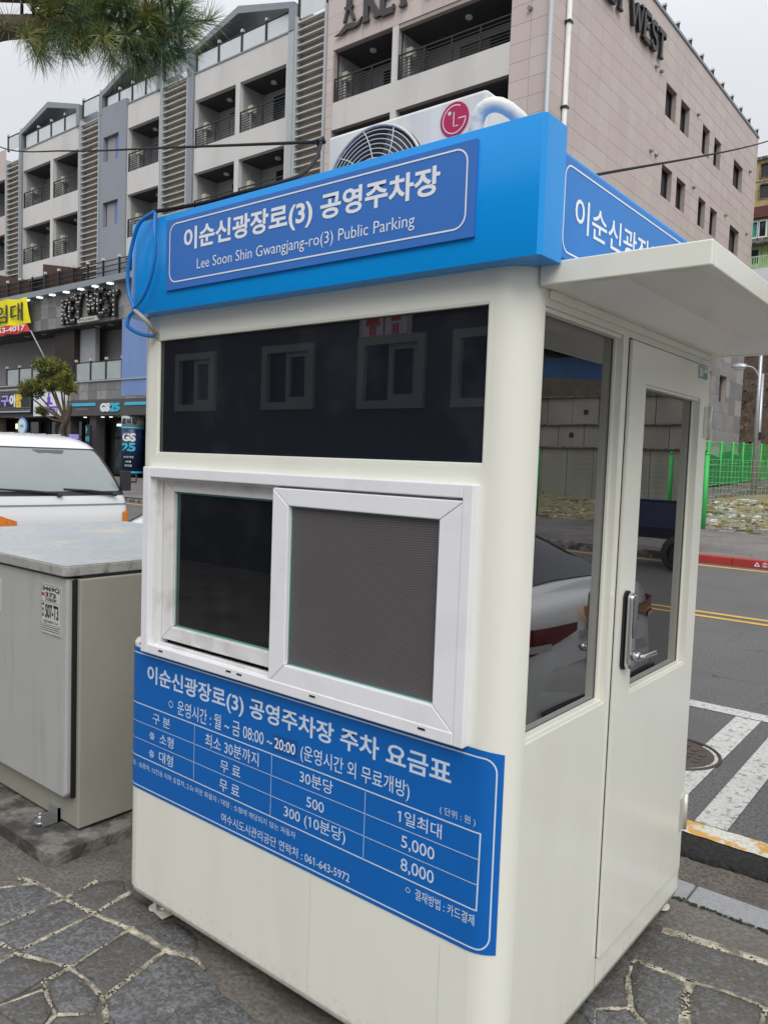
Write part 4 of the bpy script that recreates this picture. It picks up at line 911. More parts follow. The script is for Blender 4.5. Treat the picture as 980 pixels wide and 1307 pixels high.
tiles(-46.3, -37.2, 4.76, 5.85, 9, 2, FY, stone_t)
for k, x in enumerate([-51.3, -49.6, -48.0, -46.3, -44.6, -43.0, -41.4]):
    MB().box(x - .14, x + .14, FY - .50, FY - .2, 11.44, 11.515).build('downlight', lamp_w, hb)
for x in (-53.2, -50.9, -44.3, -42.9, -41.3): MB().box(x - .12, x + .12, FY + .5, FY + .8, 9.33, 9.358).build('loggia_lamp', M('lamp_globe', (.62, .62, .6), .4, .05), hb)
# ground floor shopfronts
MB().box(-62, -13.5, FY + 1.6, FY + 1.9, .15, 4.6).build('shop_wall', dark, hb)
MB().box(-62, -13.5, FY + .03, FY + 1.9, 3.74, 4.735).build('shop_soffit', gs_board, hb)
for (a, b) in ((-62, -56.3), (-46.9, -46.45), (-44.2, -43.5), (-38.2, -37.6)): MB().box(a, b, FY + .1, FY + .7, .15, 3.74).build('column', M('column_dark', (.07, .065, .065), .6, .1), hb)
shop_gl = M('shop_glass_reflections', (.085, .10, .10), .06, .5, 1.4, ior=1.6)  # reflections painted in as a lighter glass colour
for (a, b) in ((-56.2, -54.2), (-54.1, -52.6), (-51.2, -49.4), (-49.3, -47.0), (-43.4, -42.1), (-42.0, -40.6), (-38.9, -38.2), (-46.4, -44.3)):
    w = MB().box(a, b, FY + 1.3, FY + 1.35, .2, 3.5).build('shop_window', shop_gl, hb)
    mb = MB(); mb.box(a, b, FY + 1.22, FY + 1.29, 2.45, 2.55); mb.box(a, a + .08, FY + 1.22, FY + 1.29, .2, 3.6); mb.box(b - .08, b, FY + 1.22, FY + 1.29, .2, 3.6); mb.box(a, b, FY + 1.22, FY + 1.29, .2, .35); mb.build('window_frame', iron, w)
for (a, b, z) in ((-42.8, -41.2, 3.2), (-38.9, -38.1, 3.2)): MB().box(a, b, FY + 1.1, FY + 1.16, z, z + .14).build('strip_light', lamp_w, hb)
for x in (-45.2, -44.2, -43.2, -42.3): MB().box(x - .07, x + .07, FY + .3, FY + .45, 3.69, 3.739).build('downlight', lamp_w, hb)
MB().box(-55.3, -54.9, FY + .9, FY + 1.0, 3.0, 3.35).build('wall_lamp', lamp_y, hb)
mb = MB(); holed(mb, -37.4, -13.5, 4.74, 11.5, [(-36 + k * 4.4, -33 + k * 4.4, 6.0, 9.0) for k in range(5)], ff(FY + .01), .3); mb.build('lower_wall', stone_t[1], hb, fix=False)
for k in range(5): MB().box(-36 + k * 4.4, -33 + k * 4.4, FY + .32, FY + .4, 6, 9).build('window', glass_dk, hb)
for k in range(7):
    w = MB().box(-37.2 + k * 3.4, -34.2 + k * 3.4, FY + 1.3, FY + 1.35, .2, 3.6).build('shop_window', shop_gl, hb)

# ---- signs on the facade
def board(name, label, x0, x1, z0, z1, y, mat, th=.15):
    t = thing(name, label, 'sign', ((x0 + x1) / 2, y, z0)); MB().box(x0, x1, y, y + th, z0, z1).build('board', mat, t, bevel=.02); return t
def lett(t, body, x0, x1, z0, z1, y, mat, bold=.03, th=.06, name='lettering'):
    mb = MB(); add_text(mb, body, x0, x1, z0, z1, lambda u, v, d: (u, y - d, v), bold, th); return mb.build(name, mat, t, fix=False)
g = board('shop_sign', 'brown shop fascia with cyan strips and raised GS25 letters', -46.35, -37.7, 3.76, 4.72, FY - .22, gs_board, .2)
for (a, b, z0, z1) in ((-46.0, -43.0, 4.36, 4.54), (-46.0, -45.8, 3.98, 4.358), (-39.9, -37.8, 4.34, 4.52)): MB().box(a, b, FY - .27, FY - .222, z0, z1).build('cyan_strip', cyan, g)
lett(g, 'GS', -42.42, -41.42, 3.98, 4.5, FY - .25, sign_w, .06, .1); lett(g, '25', -41.36, -40.4, 3.98, 4.5, FY - .25, cyan, .06, .1); lett(g, 'convenience store', -45.3, -43.8, 4.1, 4.26, FY - .235, M('dim_letter', (.25, .24, .25), .5, .1), .0, .01)
g = board('hotel_sign', 'white square sign with a purple emblem above KEY WEST lettering', -50.65, -46.55, 3.78, 5.40, FY - .2, sign_w, .18)
lett(g, 'KEY WEST', -49.9, -47.4, 3.98, 4.42, FY - .21, purple, .03, .03)
mb = MB(); mb.prism([(-49.1, 4.55), (-48.1, 4.55), (-48.25, 4.68), (-48.45, 4.7), (-48.4, 5.0), (-48.55, 5.05), (-48.5, 5.25), (-48.6, 5.32), (-48.7, 5.25), (-48.65, 5.05), (-48.8, 5.0), (-48.75, 4.7), (-48.95, 4.68)], 'y', FY - .23, FY - .205); mb.build('emblem', purple, g)
g = board('restaurant_sign', 'black restaurant sign with a pale frame and lilac and yellow Korean letters', -58.0, -50.95, 4.02, 5.72, FY - .2, black_sign, .18)
mb = MB(); F = lambda u, v, d: (u, FY - .215, v); line2(mb, [(-57.9, 5.62), (-51.05, 5.62), (-51.05, 4.12), (-57.9, 4.12)], .09, F, True); mb.build('frame', frame_l, g, fix=False)
lett(g, '마파구', -57.4, -54.0, 4.5, 5.3, FY - .21, lilac, .05, .05); lett(g, '이', -53.9, -53.1, 4.45, 5.3, FY - .21, sign_w, .05, .05); lett(g, '쌈', -53.1, -52.2, 4.4, 5.35, FY - .21, gold, .07, .05)
mb = MB()
for i in range(26):
    for j in (4.22, 4.36, 5.36, 5.5): mb.box(-57.7 + i * .26, -57.64 + i * .26, FY - .213, FY - .2005, j, j + .05)
mb.build('stud', frame_l, g, kind='stuff')
g = thing('shop_column_sign', 'navy blue round column wrap printed GS 25 at the shop entrance', 'sign', (-39.85, FY + .1, .3))
mb = MB(); mb.tube([(-39.95, FY + .35, .42), (-39.95, FY + .35, 3.72)], .64, 28); mb.build('column_wrap', navy, g)
for z in (.38, 2.98): mb = MB(); mb.tube([(-39.95, FY + .35, z), (-39.95, FY + .35, z + .12)], .65, 28); mb.build('cyan_band', cyan, g)
mb = MB(); mb.tube([(-39.95, FY + .35, 3.11), (-39.95, FY + .35, 3.73)], .645, 28); mb.build('grey_band', frame_l, g)
def cyl(r, cx=-39.95, cy=FY + .35): return lambda u, v, d: (cx + r * math.sin((u - cx) / r), cy - r * math.cos((u - cx) / r), v)
for (s, z0, z1, m, w) in (('GS', 2.25, 2.75, sign_w, .5), ('25', 1.68, 2.18, cyan, .5), ('24시간 영업', 1.28, 1.40, sign_w, .36), ('ATM', 1.02, 1.12, sign_w, .2), ('편의점', .78, .9, sign_w, .25), ('편의점', 3.25, 3.6, letter_k, .55)):
    mb = MB(); add_text(mb, s, -39.55 - w * .85, -39.55 + w * .85, z0, z1, cyl(.66), .05 if z1 - z0 > .3 else .01); mb.build('lettering', m, g, fix=False)
g = thing('round_sign', 'round pale blue sign in front of the restaurant windows', 'sign', (-52.4, FY - .1, 2.45))
mb = MB(); mb.tube([(-52.4, FY, 3.1), (-52.4, FY - .1, 3.1)], .62, 28); mb.build('rim', M('sign_sky_blue', (.14, .34, .62), .4, .05), g)
mb = MB(); mb.tube([(-52.4, FY - .101, 3.1), (-52.4, FY - .12, 3.1)], .50, 28); mb.build('face', M('sign_ice', (.60, .72, .80), .4, .05), g)
lett(g, '커피', -52.65, -52.15, 3.0, 3.25, FY - .122, M('green_letter', (.05, .3, .2), .5, .1), .03, .01)
MB().box(-53.3, -51.3, FY - .02, FY + .2, 1.9, 2.4).build('board', lilac, g)
g = board('small_sign', 'small lilac sign above the dark doorway beside the convenience store', -46.4, -45.3, 2.32, 2.62, FY - .05, lilac, .1)
g = board('blade_sign', 'narrow black vertical sign with blue letters by the shop door', -43.95, -43.35, 1.4, 3.2, FY - .35, black_sign, .1)
lett(g, 'ㅏ', -43.85, -43.65, 2.7, 3.1, FY - .352, cyan, .03, .01); lett(g, '영업', -43.9, -43.5, 2.2, 2.5, FY - .352, cyan, .03, .01)
g = thing('rent_banner', 'yellow and red cloth banner with black Korean letters hung on the facade', 'banner', (-54.5, FY - .62, 9.5))
def ban(u, v): return (u, FY - .62 + .06 * math.sin(u * 3.1) + .03 * math.sin(v * 4 + u), v + .07 * math.sin(u * 2.2) * .5)
def strip(n, z0l, z1l, z0r, z1r, m):
    mb = MB(); mb.grid([[ban(-58 + 7.2 * i / 24 + (.45 * t if i == 24 else 0), (z0l + (z0r - z0l) * i / 24) * t + (z1l + (z1r - z1l) * i / 24) * (1 - t)) for i in range(25)] for t in (0, .33, .66, 1)]); return mb.build(n, m, g, fix=False)
strip('yellow_cloth', 9.95, 11.85, 9.86, 11.55, yellow); strip('red_cloth', 9.30, 9.94, 9.32, 9.85, bred)
mb = MB(); add_text(mb, '임대', -54.9, -51.1, 10.08, 11.28, lambda u, v, d: (u, FY - .74, v), .015); mb.build('lettering', letter_k, g, fix=False)
mb = MB(); add_text(mb, '661-953-4017', -57.2, -50.75, 9.42, 9.80, lambda u, v, d: (u, FY - .74, v), .03); mb.build('lettering', sign_w, g, fix=False)
mb = MB(); mb.tube([(-50.4, FY - .55, 9.4), (-49.2, FY + .4, 6.6)], .04, 6); mb.build('rope', frame_l, g)
# stroke letters with slab serifs
GL = {'K': ([((.12, 0), (.12, 1)), ((.16, .42), (.62, 1)), ((.28, .55), (.66, 0))], .72), 'E': ([((.12, 0), (.12, 1)), ((.12, 1), (.58, 1)), ((.12, .52), (.46, .52)), ((.12, 0), (.60, 0))], .66),
      'Y': ([((.05, 1), (.34, .48)), ((.63, 1), (.34, .48)), ((.34, .48), (.34, 0))], .70), 'W': ([((.04, 1), (.26, 0)), ((.26, 0), (.48, .9)), ((.48, .9), (.70, 0)), ((.70, 0), (.92, 1))], .98),
      'S': ([((.52, .82), (.44, .97)), ((.44, .97), (.2, .97)), ((.2, .97), (.08, .76)), ((.08, .76), (.18, .58)), ((.18, .58), (.44, .44)), ((.44, .44), (.54, .24)), ((.54, .24), (.42, .03)), ((.42, .03), (.18, .03)), ((.18, .03), (.06, .2))], .62),
      'T': ([((.33, 0), (.33, 1)), ((.03, .97), (.63, .97))], .68), ' ': ([], .42)}
SER = {'K': [(.12, 0), (.12, 1), (.62, 1), (.66, 0)], 'E': [(.12, 0), (.12, 1)], 'Y': [(.05, 1), (.63, 1), (.34, 0)], 'W': [(.04, 1), (.92, 1)], 'T': [(.33, 0)], 'S': [], ' ': []}
def stroke_letters(parent, text, u0, u1, v0, v1, fn, mat, sw_=.14, th=.12, wav=None):
    tot = sum(GL[c][1] for c in text); k = (u1 - u0) / tot; H = v1 - v0; u = u0; cs = []
    for c in text:
        if c != ' ':
            mb = MB(); n = 0; dz = wav(u) if wav else 0
            def slab(p, q, w, lift):
                P = Vector((u + p[0] * k, v0 + dz + p[1] * H)); Q = Vector((u + q[0] * k, v0 + dz + q[1] * H)); t = (Q - P).normalized() * w * .3; s = Vector((-t.y, t.x)).normalized() * w / 2; P -= t * .3; Q += t * .3
                c4 = [P + s, Q + s, Q - s, P - s]; b = len(mb.v)
                mb.v += [tuple(fn(r.x, r.y, 0)) for r in c4] + [tuple(fn(r.x, r.y, th + lift)) for r in c4]
                for q4 in ((3, 2, 1, 0), (4, 5, 6, 7), (0, 1, 5, 4), (1, 2, 6, 5), (2, 3, 7, 6), (3, 0, 4, 7)): mb.f.append(tuple(b + i for i in q4)); mb.sm.append(False)
            for i, (p, q) in enumerate(GL[c][0]):
                thin = (c in 'YW' and i in (1, 3)) or (c == 'K' and i == 1)
                slab(p, q, sw_ * (.6 if thin else 1), .002 * i)
            for i, s in enumerate(SER[c]): slab((s[0] - .14, s[1]), (s[0] + .14, s[1]), sw_ * .45, .01 + .002 * i)
            if c in 'ET' :
                for i, s in enumerate([(.58, .93), (.60, .08)] if c == 'E' else [(.05, .90), (.61, .90)]): slab((s[0], s[1] - .08), (s[0], s[1] + .05), sw_ * .4, .02 + .002 * i)
            cs.append((mb.build('letter', mat, parent), c, u, dz))
        u += GL[c][1] * k
    return cs, k, H
g = thing('marquee_sign', 'black KEY WEST letters studded with light bulbs on the grey stone band', 'sign', (-44, FY - .3, 9.7))
F = lambda u, v, d: (u, FY - .10 - d, v)
cs, k_, H_ = stroke_letters(g, 'KEY WEST', -47.0, -40.7, 9.8, 11.2, F, black_sign, .26, .18, lambda u: .18 * math.cos((u + 44) * .9) - .08)
for (o, c, u, dz) in cs:
    mb = MB()
    for (p, q) in GL[c][0]:
        n = max(1, int(math.hypot((q[0] - p[0]) * k_, (q[1] - p[1]) * H_) / .24))
        for i in range(n + 1):
            x = u + (p[0] + (q[0] - p[0]) * i / n) * k_; z = 9.85 + dz + (p[1] + (q[1] - p[1]) * i / n) * H_
            mb.box(x - .032, x + .032, FY - .35, FY - .28, z - .035, z + .035)
    mb.build('bulb', bulb_m, o, kind='stuff')
MB().box(-45.2, -42.9, FY - .25, FY - .02, 9.48, 9.78).build('name_board', M('board_cream', (.50, .48, .42), .5, .1), g, bevel=.03)
lett(g, 'HOTEL & RESORT', -44.95, -43.15, 9.57, 9.69, FY - .252, letter_k, .0, .01)

# ---- pink tower
CX = -13.45; TY = 52.9; TZ = 22.9
tw = thing('hotel_tower', 'tall pink stone clad hotel tower with narrow black windows in its side wall', 'building', (-19, 39, .15))
rw = .681; cw = 1.05; z_b = TZ - rw * 18
wins = []
for (zt) in (20.11, 16.34):
    for (a, b) in ((36.6, 38.05), (38.7, 40.05), (42.15, 43.38), (44.2, 45.45), (48.0, 49.95)): wins.append((a, b, zt - 1.46, zt + .03))
mb = MB(); holed(mb, FY + .05, TY, .15, TZ, wins + [(44.9, 46.3, 5.9, 7.5), (47.9, 49.4, 5.9, 7.5)], lambda u, v, d: (CX - .035 - d, u, v), .35); mb.build('side_wall', joint_m, tw, fix=False)
tz0 = TZ + .02
front_holes = [(-24.25, -20.93, 17.63, 19.9), (-20.6, -15.17, 17.63, 19.75), (-24.3, -15.17, 13.9, 16.43), (-24.35, -15.17, 10.2, 12.8)]
mb = MB(); holed(mb, -24.70, CX - .035, 11.52, TZ, front_holes, ff(FY + .035), .3); mb.build('front_wall', joint_m, tw, fix=False)
for i, (h) in enumerate(front_holes[:2]): balcony(h[0], h[1], h[2], h[3], tw, 2.2)
balcony(-24.25, -20.93, 13.9, 16.4, tw, 2.2); balcony(-20.6, -15.17, 13.9, 16.4, tw, 2.2); balcony(-24.25, -15.17, 10.2, 12.8, tw, 2.2, False)
for z0, z1 in ((16.431, 17.625), (12.801, 13.895)):
    MB().box(-24.3, -15.17, FY + .005, FY + .29, z0, z1).build('white_band', render_w, tw)
for z0, z1 in ((17.627, 19.95), (13.897, 16.429)): MB().box(-20.92, -20.61, FY + .006, FY + .5, z0, z1).build('divider', render_w, tw)
tiles(-24.70, -24.31, 11.9, TZ - rw * 4, 1, 16, FY, pinks, 'cladding_tile', tw); tiles(-15.165, CX - .01, TZ - rw * 16, TZ, 2, 16, FY, pinks, 'cladding_tile', tw); tiles(-24.70, -15.17, 19.92, TZ, 9, 4, FY, pinks, 'cladding_tile', tw)
# side cladding: near part tile by tile, the far part joined
near_cols = 14
def side_tiles(i0, i1, j0, j1):
    tiles(FY + .05 + i0 * cw, FY + .05 + i1 * cw, TZ - rw * j1, TZ - rw * j0, i1 - i0, j1 - j0, CX, pinks, 'cladding_tile', tw, 'x', holes=wins)
side_tiles(0, near_cols, 0, 14)
nx_tot = int((TY - FY) / cw)
for m in pinks:
    pass
far = {m.name: MB() for m in pinks}
for i in range(0, 27):
    for j in range(0, 18):
        if i < near_cols and j < 14: continue
        a0, a1 = FY + .05 + i * cw + .009, FY + .05 + (i + 1) * cw - .009; b0, b1 = TZ - rw * (j + 1) + .009, TZ - rw * j - .009
        if a0 > TY: continue
        m = random.choice(pinks)
        for q in subtract((a0, min(a1, TY), b0, b1), wins): far[m.name].box(CX - .03, CX + U(0, .004), q[0], q[1], q[2], q[3])
for m in pinks: far[m.name].build('distant_cladding_tile', m, tw, kind='stuff')
for (a, b, z0, z1) in wins:
    w = MB().box(CX - .34, CX - .30, a, b, z0, z1).build('window', glass_dk, tw)
    mb = MB()
    for q in ((a, a + .06, z0, z1), (b - .06, b, z0, z1), ((a + b) / 2 - .03, (a + b) / 2 + .03, z0, z1), (a + .06, b - .06, z0, z0 + .06), (a + .06, b - .06, z1 - .06, z1)): mb.box(CX - .295, CX - .24, q[0], q[1], q[2], q[3])
    mb.build('frame', iron, w)
tiles(40.0, TY, 2.2, 10.4, 9, 8, CX, [stone_t[1], stone_t[2], stone_t[2], M('grey_stone_9', (.36, .36, .36), .6, .08, 2)], 'stone_tile', tw, 'x', holes=[(44.9, 46.3, 5.9, 7.5), (47.9, 49.4, 5.9, 7.5)])
for (a, b, z0, z1) in ((44.9, 46.3, 5.9, 7.5), (47.9, 49.4, 5.9, 7.5)): MB().box(CX - .34, CX - .30, a, b, z0, z1).build('window', glass_dk, tw)
MB().box(-24.6, CX - .56, FY + 2.6, TY - .05, .15, TZ - .3).build('core', M('block_grey', (.22, .22, .22), .8, .1), tw)
MB().box(-24.7, CX + .06, FY - .06, FY + .5, TZ + .001, TZ + .14).build('parapet_cap', frame_g, tw)
MB().box(CX - .5, CX + .06, FY + .502, TY, TZ + .001, TZ + .14).build('parapet_cap', frame_g, tw)
MB().box(CX - .35, CX - .30, FY + .6, TY, TZ + .20, TZ + .24).build('roof_rail', iron, tw)
for k in range(15):
    y = 26.6 + k * 1.85; p = MB().box(CX - .08, CX + .05, y - .05, y + .05, TZ + .142, TZ + .40).build('roof_post', iron, tw)
    MB().box(CX - .11, CX + .08, y - .07, y + .07, TZ + .401, TZ + .50).build('post_cap', M('cap_white', (.6, .6, .58), .4, .1), p)
for (y, r, x, m) in ((26.08, .10, CX + .12, steel_w), (25.0, .09, CX + .02, frame_l)):
    mb = MB(); mb.tube([(x, y if y > 25.5 else 24.86, .3), (x, y if y > 25.5 else 24.86, TZ)], r, 10); p = mb.build('drain_pipe', m, tw)
    if y > 25.5:
        for z in (21.4, 18.2, 15.1, 12.0): mb = MB(); mb.box(x - .22, x + .12, y - .13, y + .13, z, z + .08); mb.build('pipe_bracket', iron, p)
for (y, z) in ((35.1, 20.26), (35.75, 20.30), (41.2, 20.27), (35.0, 16.44), (35.65, 16.45), (51.3, 20.4), (41.15, 16.54), (46.9, 16.6), (51.4, 16.62)):
    mb = MB(); mb.tube([(CX + .01, y, z), (CX + .14, y, z - .02)], .085, 10); mb.build('vent_cap', M('vent_steel', (.30, .29, .28), .35, .2, metal=.6), tw)
for (x, z) in ((-14.35, 18.55), (-14.55, 14.9)):
    mb = MB(); mb.tube([(x, FY - .01, z), (x, FY - .14, z - .02)], .085, 10); mb.build('vent_cap', M('vent_steel', (.30, .29, .28), .35, .2, metal=.6), tw)
g = thing('tower_side_sign', 'dark serif KEY WEST letters on the side wall of the pink tower', 'sign', (CX, 32, 20.7))
stroke_letters(g, 'KEY WEST', 28.1, 35.8, 20.72, 21.85, lambda u, v, d: (CX + .05 + d, u, v), letter_k, .20, .14)
g = thing('tower_front_sign', 'bronze lighthouse emblem and KEY WEST letters on the front of the pink tower', 'sign', (-20, FY, 20.5))
stroke_letters(g, 'KEY WEST', -22.5, -15.6, 20.55, 21.95, lambda u, v, d: (u, FY - .05 - d, v), letter_br, .26, .10)
mb = MB(); wv = [(-24.15, 20.42), (-23.85, 20.50), (-23.5, 20.74), (-23.1, 20.72), (-22.85, 20.62), (-22.55, 20.80), (-22.7, 20.52), (-23.0, 20.46), (-23.4, 20.50), (-23.7, 20.38)]
mb.prism(wv, 'y', FY - .15, FY - .05)
mb.build('wave', letter_br, g)
mb = MB(); mb.prism([(-23.65, 20.85), (-23.5, 21.35), (-23.62, 21.42), (-23.58, 21.5), (-23.12, 21.5), (-23.08, 21.42), (-23.2, 21.35), (-22.95, 20.82), (-23.1, 20.80), (-23.3, 21.3), (-23.4, 21.3), (-23.5, 20.86)], 'y', FY - .15, FY - .05)
mb.prism([(-23.48, 21.52), (-23.48, 21.85), (-23.35, 22.05), (-23.35, 22.3), (-23.31, 22.3), (-23.31, 22.05), (-23.2, 21.85), (-23.2, 21.52)], 'y', FY - .149, FY - .051); mb.build('lighthouse', letter_br, g)
# ================================================================== VEGETATION
def tufts(mb, c, d, n, L, w, spread, rnd=random):
    """pine needles round a twig tip"""
    d = Vector(d).normalized(); u = d.orthogonal().normalized(); v = d.cross(u)
    for i in range(n):
        a = U(0, 2 * math.pi); s = spread * math.sqrt(R_()); dr = (d * math.cos(s) + (u * math.cos(a) + v * math.sin(a)) * math.sin(s)).normalized()
        p = Vector(c) - d * U(0, L * .45); l = L * U(.7, 1.1); q = p + dr * l + Vector((0, 0, -.06 * l)); m_ = p.lerp(q, .5) + Vector((0, 0, .03 * l))
        sd = dr.cross(Vector((U(-1, 1), U(-1, 1), U(-1, 1)))).normalized() * w
        b = len(mb.v); mb.v += [tuple(p + sd), tuple(p - sd), tuple(m_ - sd * .9), tuple(m_ + sd * .9), tuple(q)]
        mb.f += [(b, b + 1, b + 2, b + 3), (b + 3, b + 2, b + 4)]; mb.sm += [False, False]
pt_ = thing('pine_tree', 'pine tree standing to the left, one needled branch reaching into the top left corner', 'tree', (-4.6, -1.7, 0))
mb = MB(); mb.tube(spline([(-4.6, -1.7, -.05), (-4.5, -1.65, .8), (-4.7, -1.6, 1.8), (-4.4, -1.5, 2.7), (-4.5, -1.4, 3.6), (-4.3, -1.3, 4.4)], 6), [.17 - .003 * i for i in range(31)], 12)
tr = mb.build('trunk', bark, pt_)
mb = MB(); mb.tube(spline([(-4.42, -1.5, 2.75), (-3.6, -1.2, 3.0), (-2.9, -.85, 3.15), (-2.3, -.62, 3.16), (-1.96, -.41, 3.04), (-1.82, -.335, 3.05), (-1.72, -.25, 3.06), (-1.62, -.17, 3.06)], 6), [.075 - .0012 * i for i in range(43)], 10)
mb.tube(spline([(-2.3, -.62, 3.16), (-2.02, -.47, 3.17), (-1.85, -.34, 3.16), (-1.66, -.20, 3.15)], 5), [.030 - .001 * i for i in range(16)], 8)
tips = []
for k in range(120):
    t = R_(); a = Vector((-1.78, -.29, 3.10)).lerp(Vector((-1.36, .06, 3.08)), t ** .85)
    e = a + Vector((U(-.06, .10), U(-.08, .08), U(-.11, .10)))
    mb.tube([a, a.lerp(e, .5) + Vector((0, 0, .01)), e], [.006, .005, .003], 5); tips.append((e, (e - a) * .6 + Vector((.05, .03, .02))))
mb.build('branch', bark, pt_)
nd = [MB(), MB(), MB()]
for (e_, d_) in tips: tufts(nd[random.randrange(3)], e_, d_, 80, .10, .0008, 1.25)
for k in range(40):
    a = Vector((-1.80, -.31, 3.10)).lerp(Vector((-1.34, .08, 3.06)), R_()) + Vector((U(-.05, .05), U(-.05, .05), U(-.12, -.03)))
    tufts(nd[random.randrange(3)], a, (U(-.2, .5), U(-.2, .5), -.8), 40, .11, .0006, 1.1)
for k in range(150):          # the crown out of view
    a = Vector((-4.3 + random.gauss(0, .8), -1.3 + random.gauss(0, .8), 4.6 + random.gauss(0, .5)))
    tufts(nd[k % 3], a, (U(-1, 1), U(-1, 1), .6), 40, .14, .002, 1.3)
for m, q in zip(nd, needle): m.build('needles', q, pt_, fix=False, kind='stuff')

def far_pine(name, label, base, h, pads, seed, group=None):
    random.seed(seed); t = thing(name, label, 'tree', base, group); b = Vector(base)
    mb = MB(); mb.tube(spline([b, b + Vector((.1, 0, h * .25)), b + Vector((-.25, 0, h * .5)), b + Vector((.25, 0, h * .66)), b + Vector((.45, 0, h * .8))], 5), [.20 - .005 * i for i in range(21)], 8)
    top = b + Vector((.1, 0, h * .62))
    for (dx, dy, dz, r) in pads: mb.tube([top, (top + b + Vector((dx, dy, dz))) / 2 + Vector((0, 0, -.15)), b + Vector((dx, dy, dz - .15))], [.06, .045, .02], 6)
    mb.build('trunk', bark, t)
    ms = [MB(), MB()]
    for (dx, dy, dz, r) in pads:
        for k in range(int(170 * r)):
            u = Vector((random.gauss(0, 1), random.gauss(0, 1), random.gauss(0, 1))).normalized() * (R_() ** .4) * r; u.z *= .62
            c = b + Vector((dx, dy, dz)) + u; mk = ms[0 if (R_() < .25 + .5 * (u.z / r + .5)) else 1]  # darker needles get likelier towards the bottom of each pad
            tufts(mk, c, (u.x, u.y, abs(u.z) + .35 * r), 9, .30, .016, 1.2)
    for m, q, n in zip(ms, pine_far, ('crown', 'dark_crown')): m.build(n, q, t, fix=False)
    random.seed(seed + 5)
far_pine('street_pine', 'small cloud pruned pine tree on the far pavement in front of the shop signs', (-32.6, 17, .15), 4.4,
         [(-2.7, 0, 4.35, .75), (-1.8, .2, 4.65, .68), (-1.5, 0, 5.3, .68), (-.7, .1, 5.1, .48), (-.1, 0, 4.55, .52), (.35, 0, 4.2, .38), (-.95, -.1, 4.4, .42), (-2.0, 0, 3.25, .28), (-3.4, 0, 4.2, .38)], 5)

# ================================================================== LOT, FENCES, HILL ACROSS THE ROAD
def lotz(x, y):
    s = max(0, min(1, (y - 19.3) / 9)); return .12 + s * s * (3 - 2 * s) * .45 + (.10 * math.sin(x * .9 + y * .6) * math.sin(y * .8 - x * .3) + .06 * math.sin(x * 2.7 + 1) * math.sin(y * 2.3)) * min(1, max(0, (y - 19) / 2.5)) * (1 if y < 30 else .3)
mb = MB(); mb.grid([[(x * .45, y * .45, lotz(x * .45, y * .45)) for x in range(-29, 62)] for y in range(41, 130)]); struct(mb.build('vacant_lot', rubble_m))
random.seed(41)
db = [MB() for _ in debris_m]
for i in range(9000):
    x = U(-12.5, 16) if i % 2 else U(-9.5, -2.5); y = 19.6 + 11 * R_() ** 1.1; z = lotz(x, y); s = U(.02, .075) * (2.4 if R_() < .04 else 1); a = U(0, 3.14); k = random.choices(range(4), (3, 6, 6, 5))[0]
    c, sn = math.cos(a), math.sin(a); w = s * U(.4, 1.6); h = s * U(.15, .6) * (1.3 if k == 3 else 1)
    P = [(x + c * s - sn * w, y + sn * s + c * w), (x - c * s * U(.5, 1) - sn * w, y - sn * s + c * w), (x - c * s + sn * w * U(.4, 1), y - sn * s - c * w), (x + c * s + sn * w, y + sn * s - c * w)]
    b = len(db[k].v); db[k].v += [(p[0], p[1], z - .03) for p in P] + [(p[0] + U(-.02, .02), p[1] + U(-.02, .02), z + h * U(.5, 1.3)) for p in P]
    for q in ((4, 5, 6, 7), (0, 1, 5, 4), (1, 2, 6, 5), (2, 3, 7, 6), (3, 0, 4, 7)): db[k].f.append(tuple(b + t for t in q)); db[k].sm.append(False)
for m, q, l in zip(db, debris_m, ('white broken debris scattered over the vacant lot', 'orange brown dead leaves and litter on the vacant lot', 'grey broken concrete pieces strewn on the vacant lot', 'low green weeds growing among the rubble of the lot')):
    o = tag(m.build('debris', q, fix=False), l, 'debris'); o['kind'] = 'stuff'
wf = thing('mesh_fence', 'bright green wire mesh fence with stout posts along the edge of the vacant lot', 'fence', (0, 20, .15))
px = -5.55; k = 0; post = None
while px < 17:
    mb = MB(); mb.tube([(px, 20, .1), (px, 20, 2.12)], .058, 10); mb.tube([(px, 20, 2.12), (px, 20, 2.18)], [.064, .03], 10); mb.build('post', fence_g, wf); px += 2.0
for k in range(11):
    mb = MB(); x0 = -5.55 + k * 2 + .06; x1 = x0 + 1.88
    for i in range(21): x = x0 + (x1 - x0) * i / 20; mb.box(x - .003, x + .003, 20.0, 20.006, .35, 2.02)
    for z in [.35 + .15 * j for j in range(12)]: mb.box(x0, x1, 19.992, 20.0, z - .005, z + .005)
    mb.build('mesh_panel', M('wire_pale_green', (.26, .42, .26), .5, .1), wf, kind='stuff')
nf = thing('screen_fence', 'tall green netted fence standing on a low concrete wall behind the lot', 'fence', (-9.5, 36, .9))
def fx(y): return -9.30 - (y - 32.7) * .06
ys = [28.0 + i * 2.3 for i in range(9)]
def bz(y): return .96 + (y - 32.7) * .028
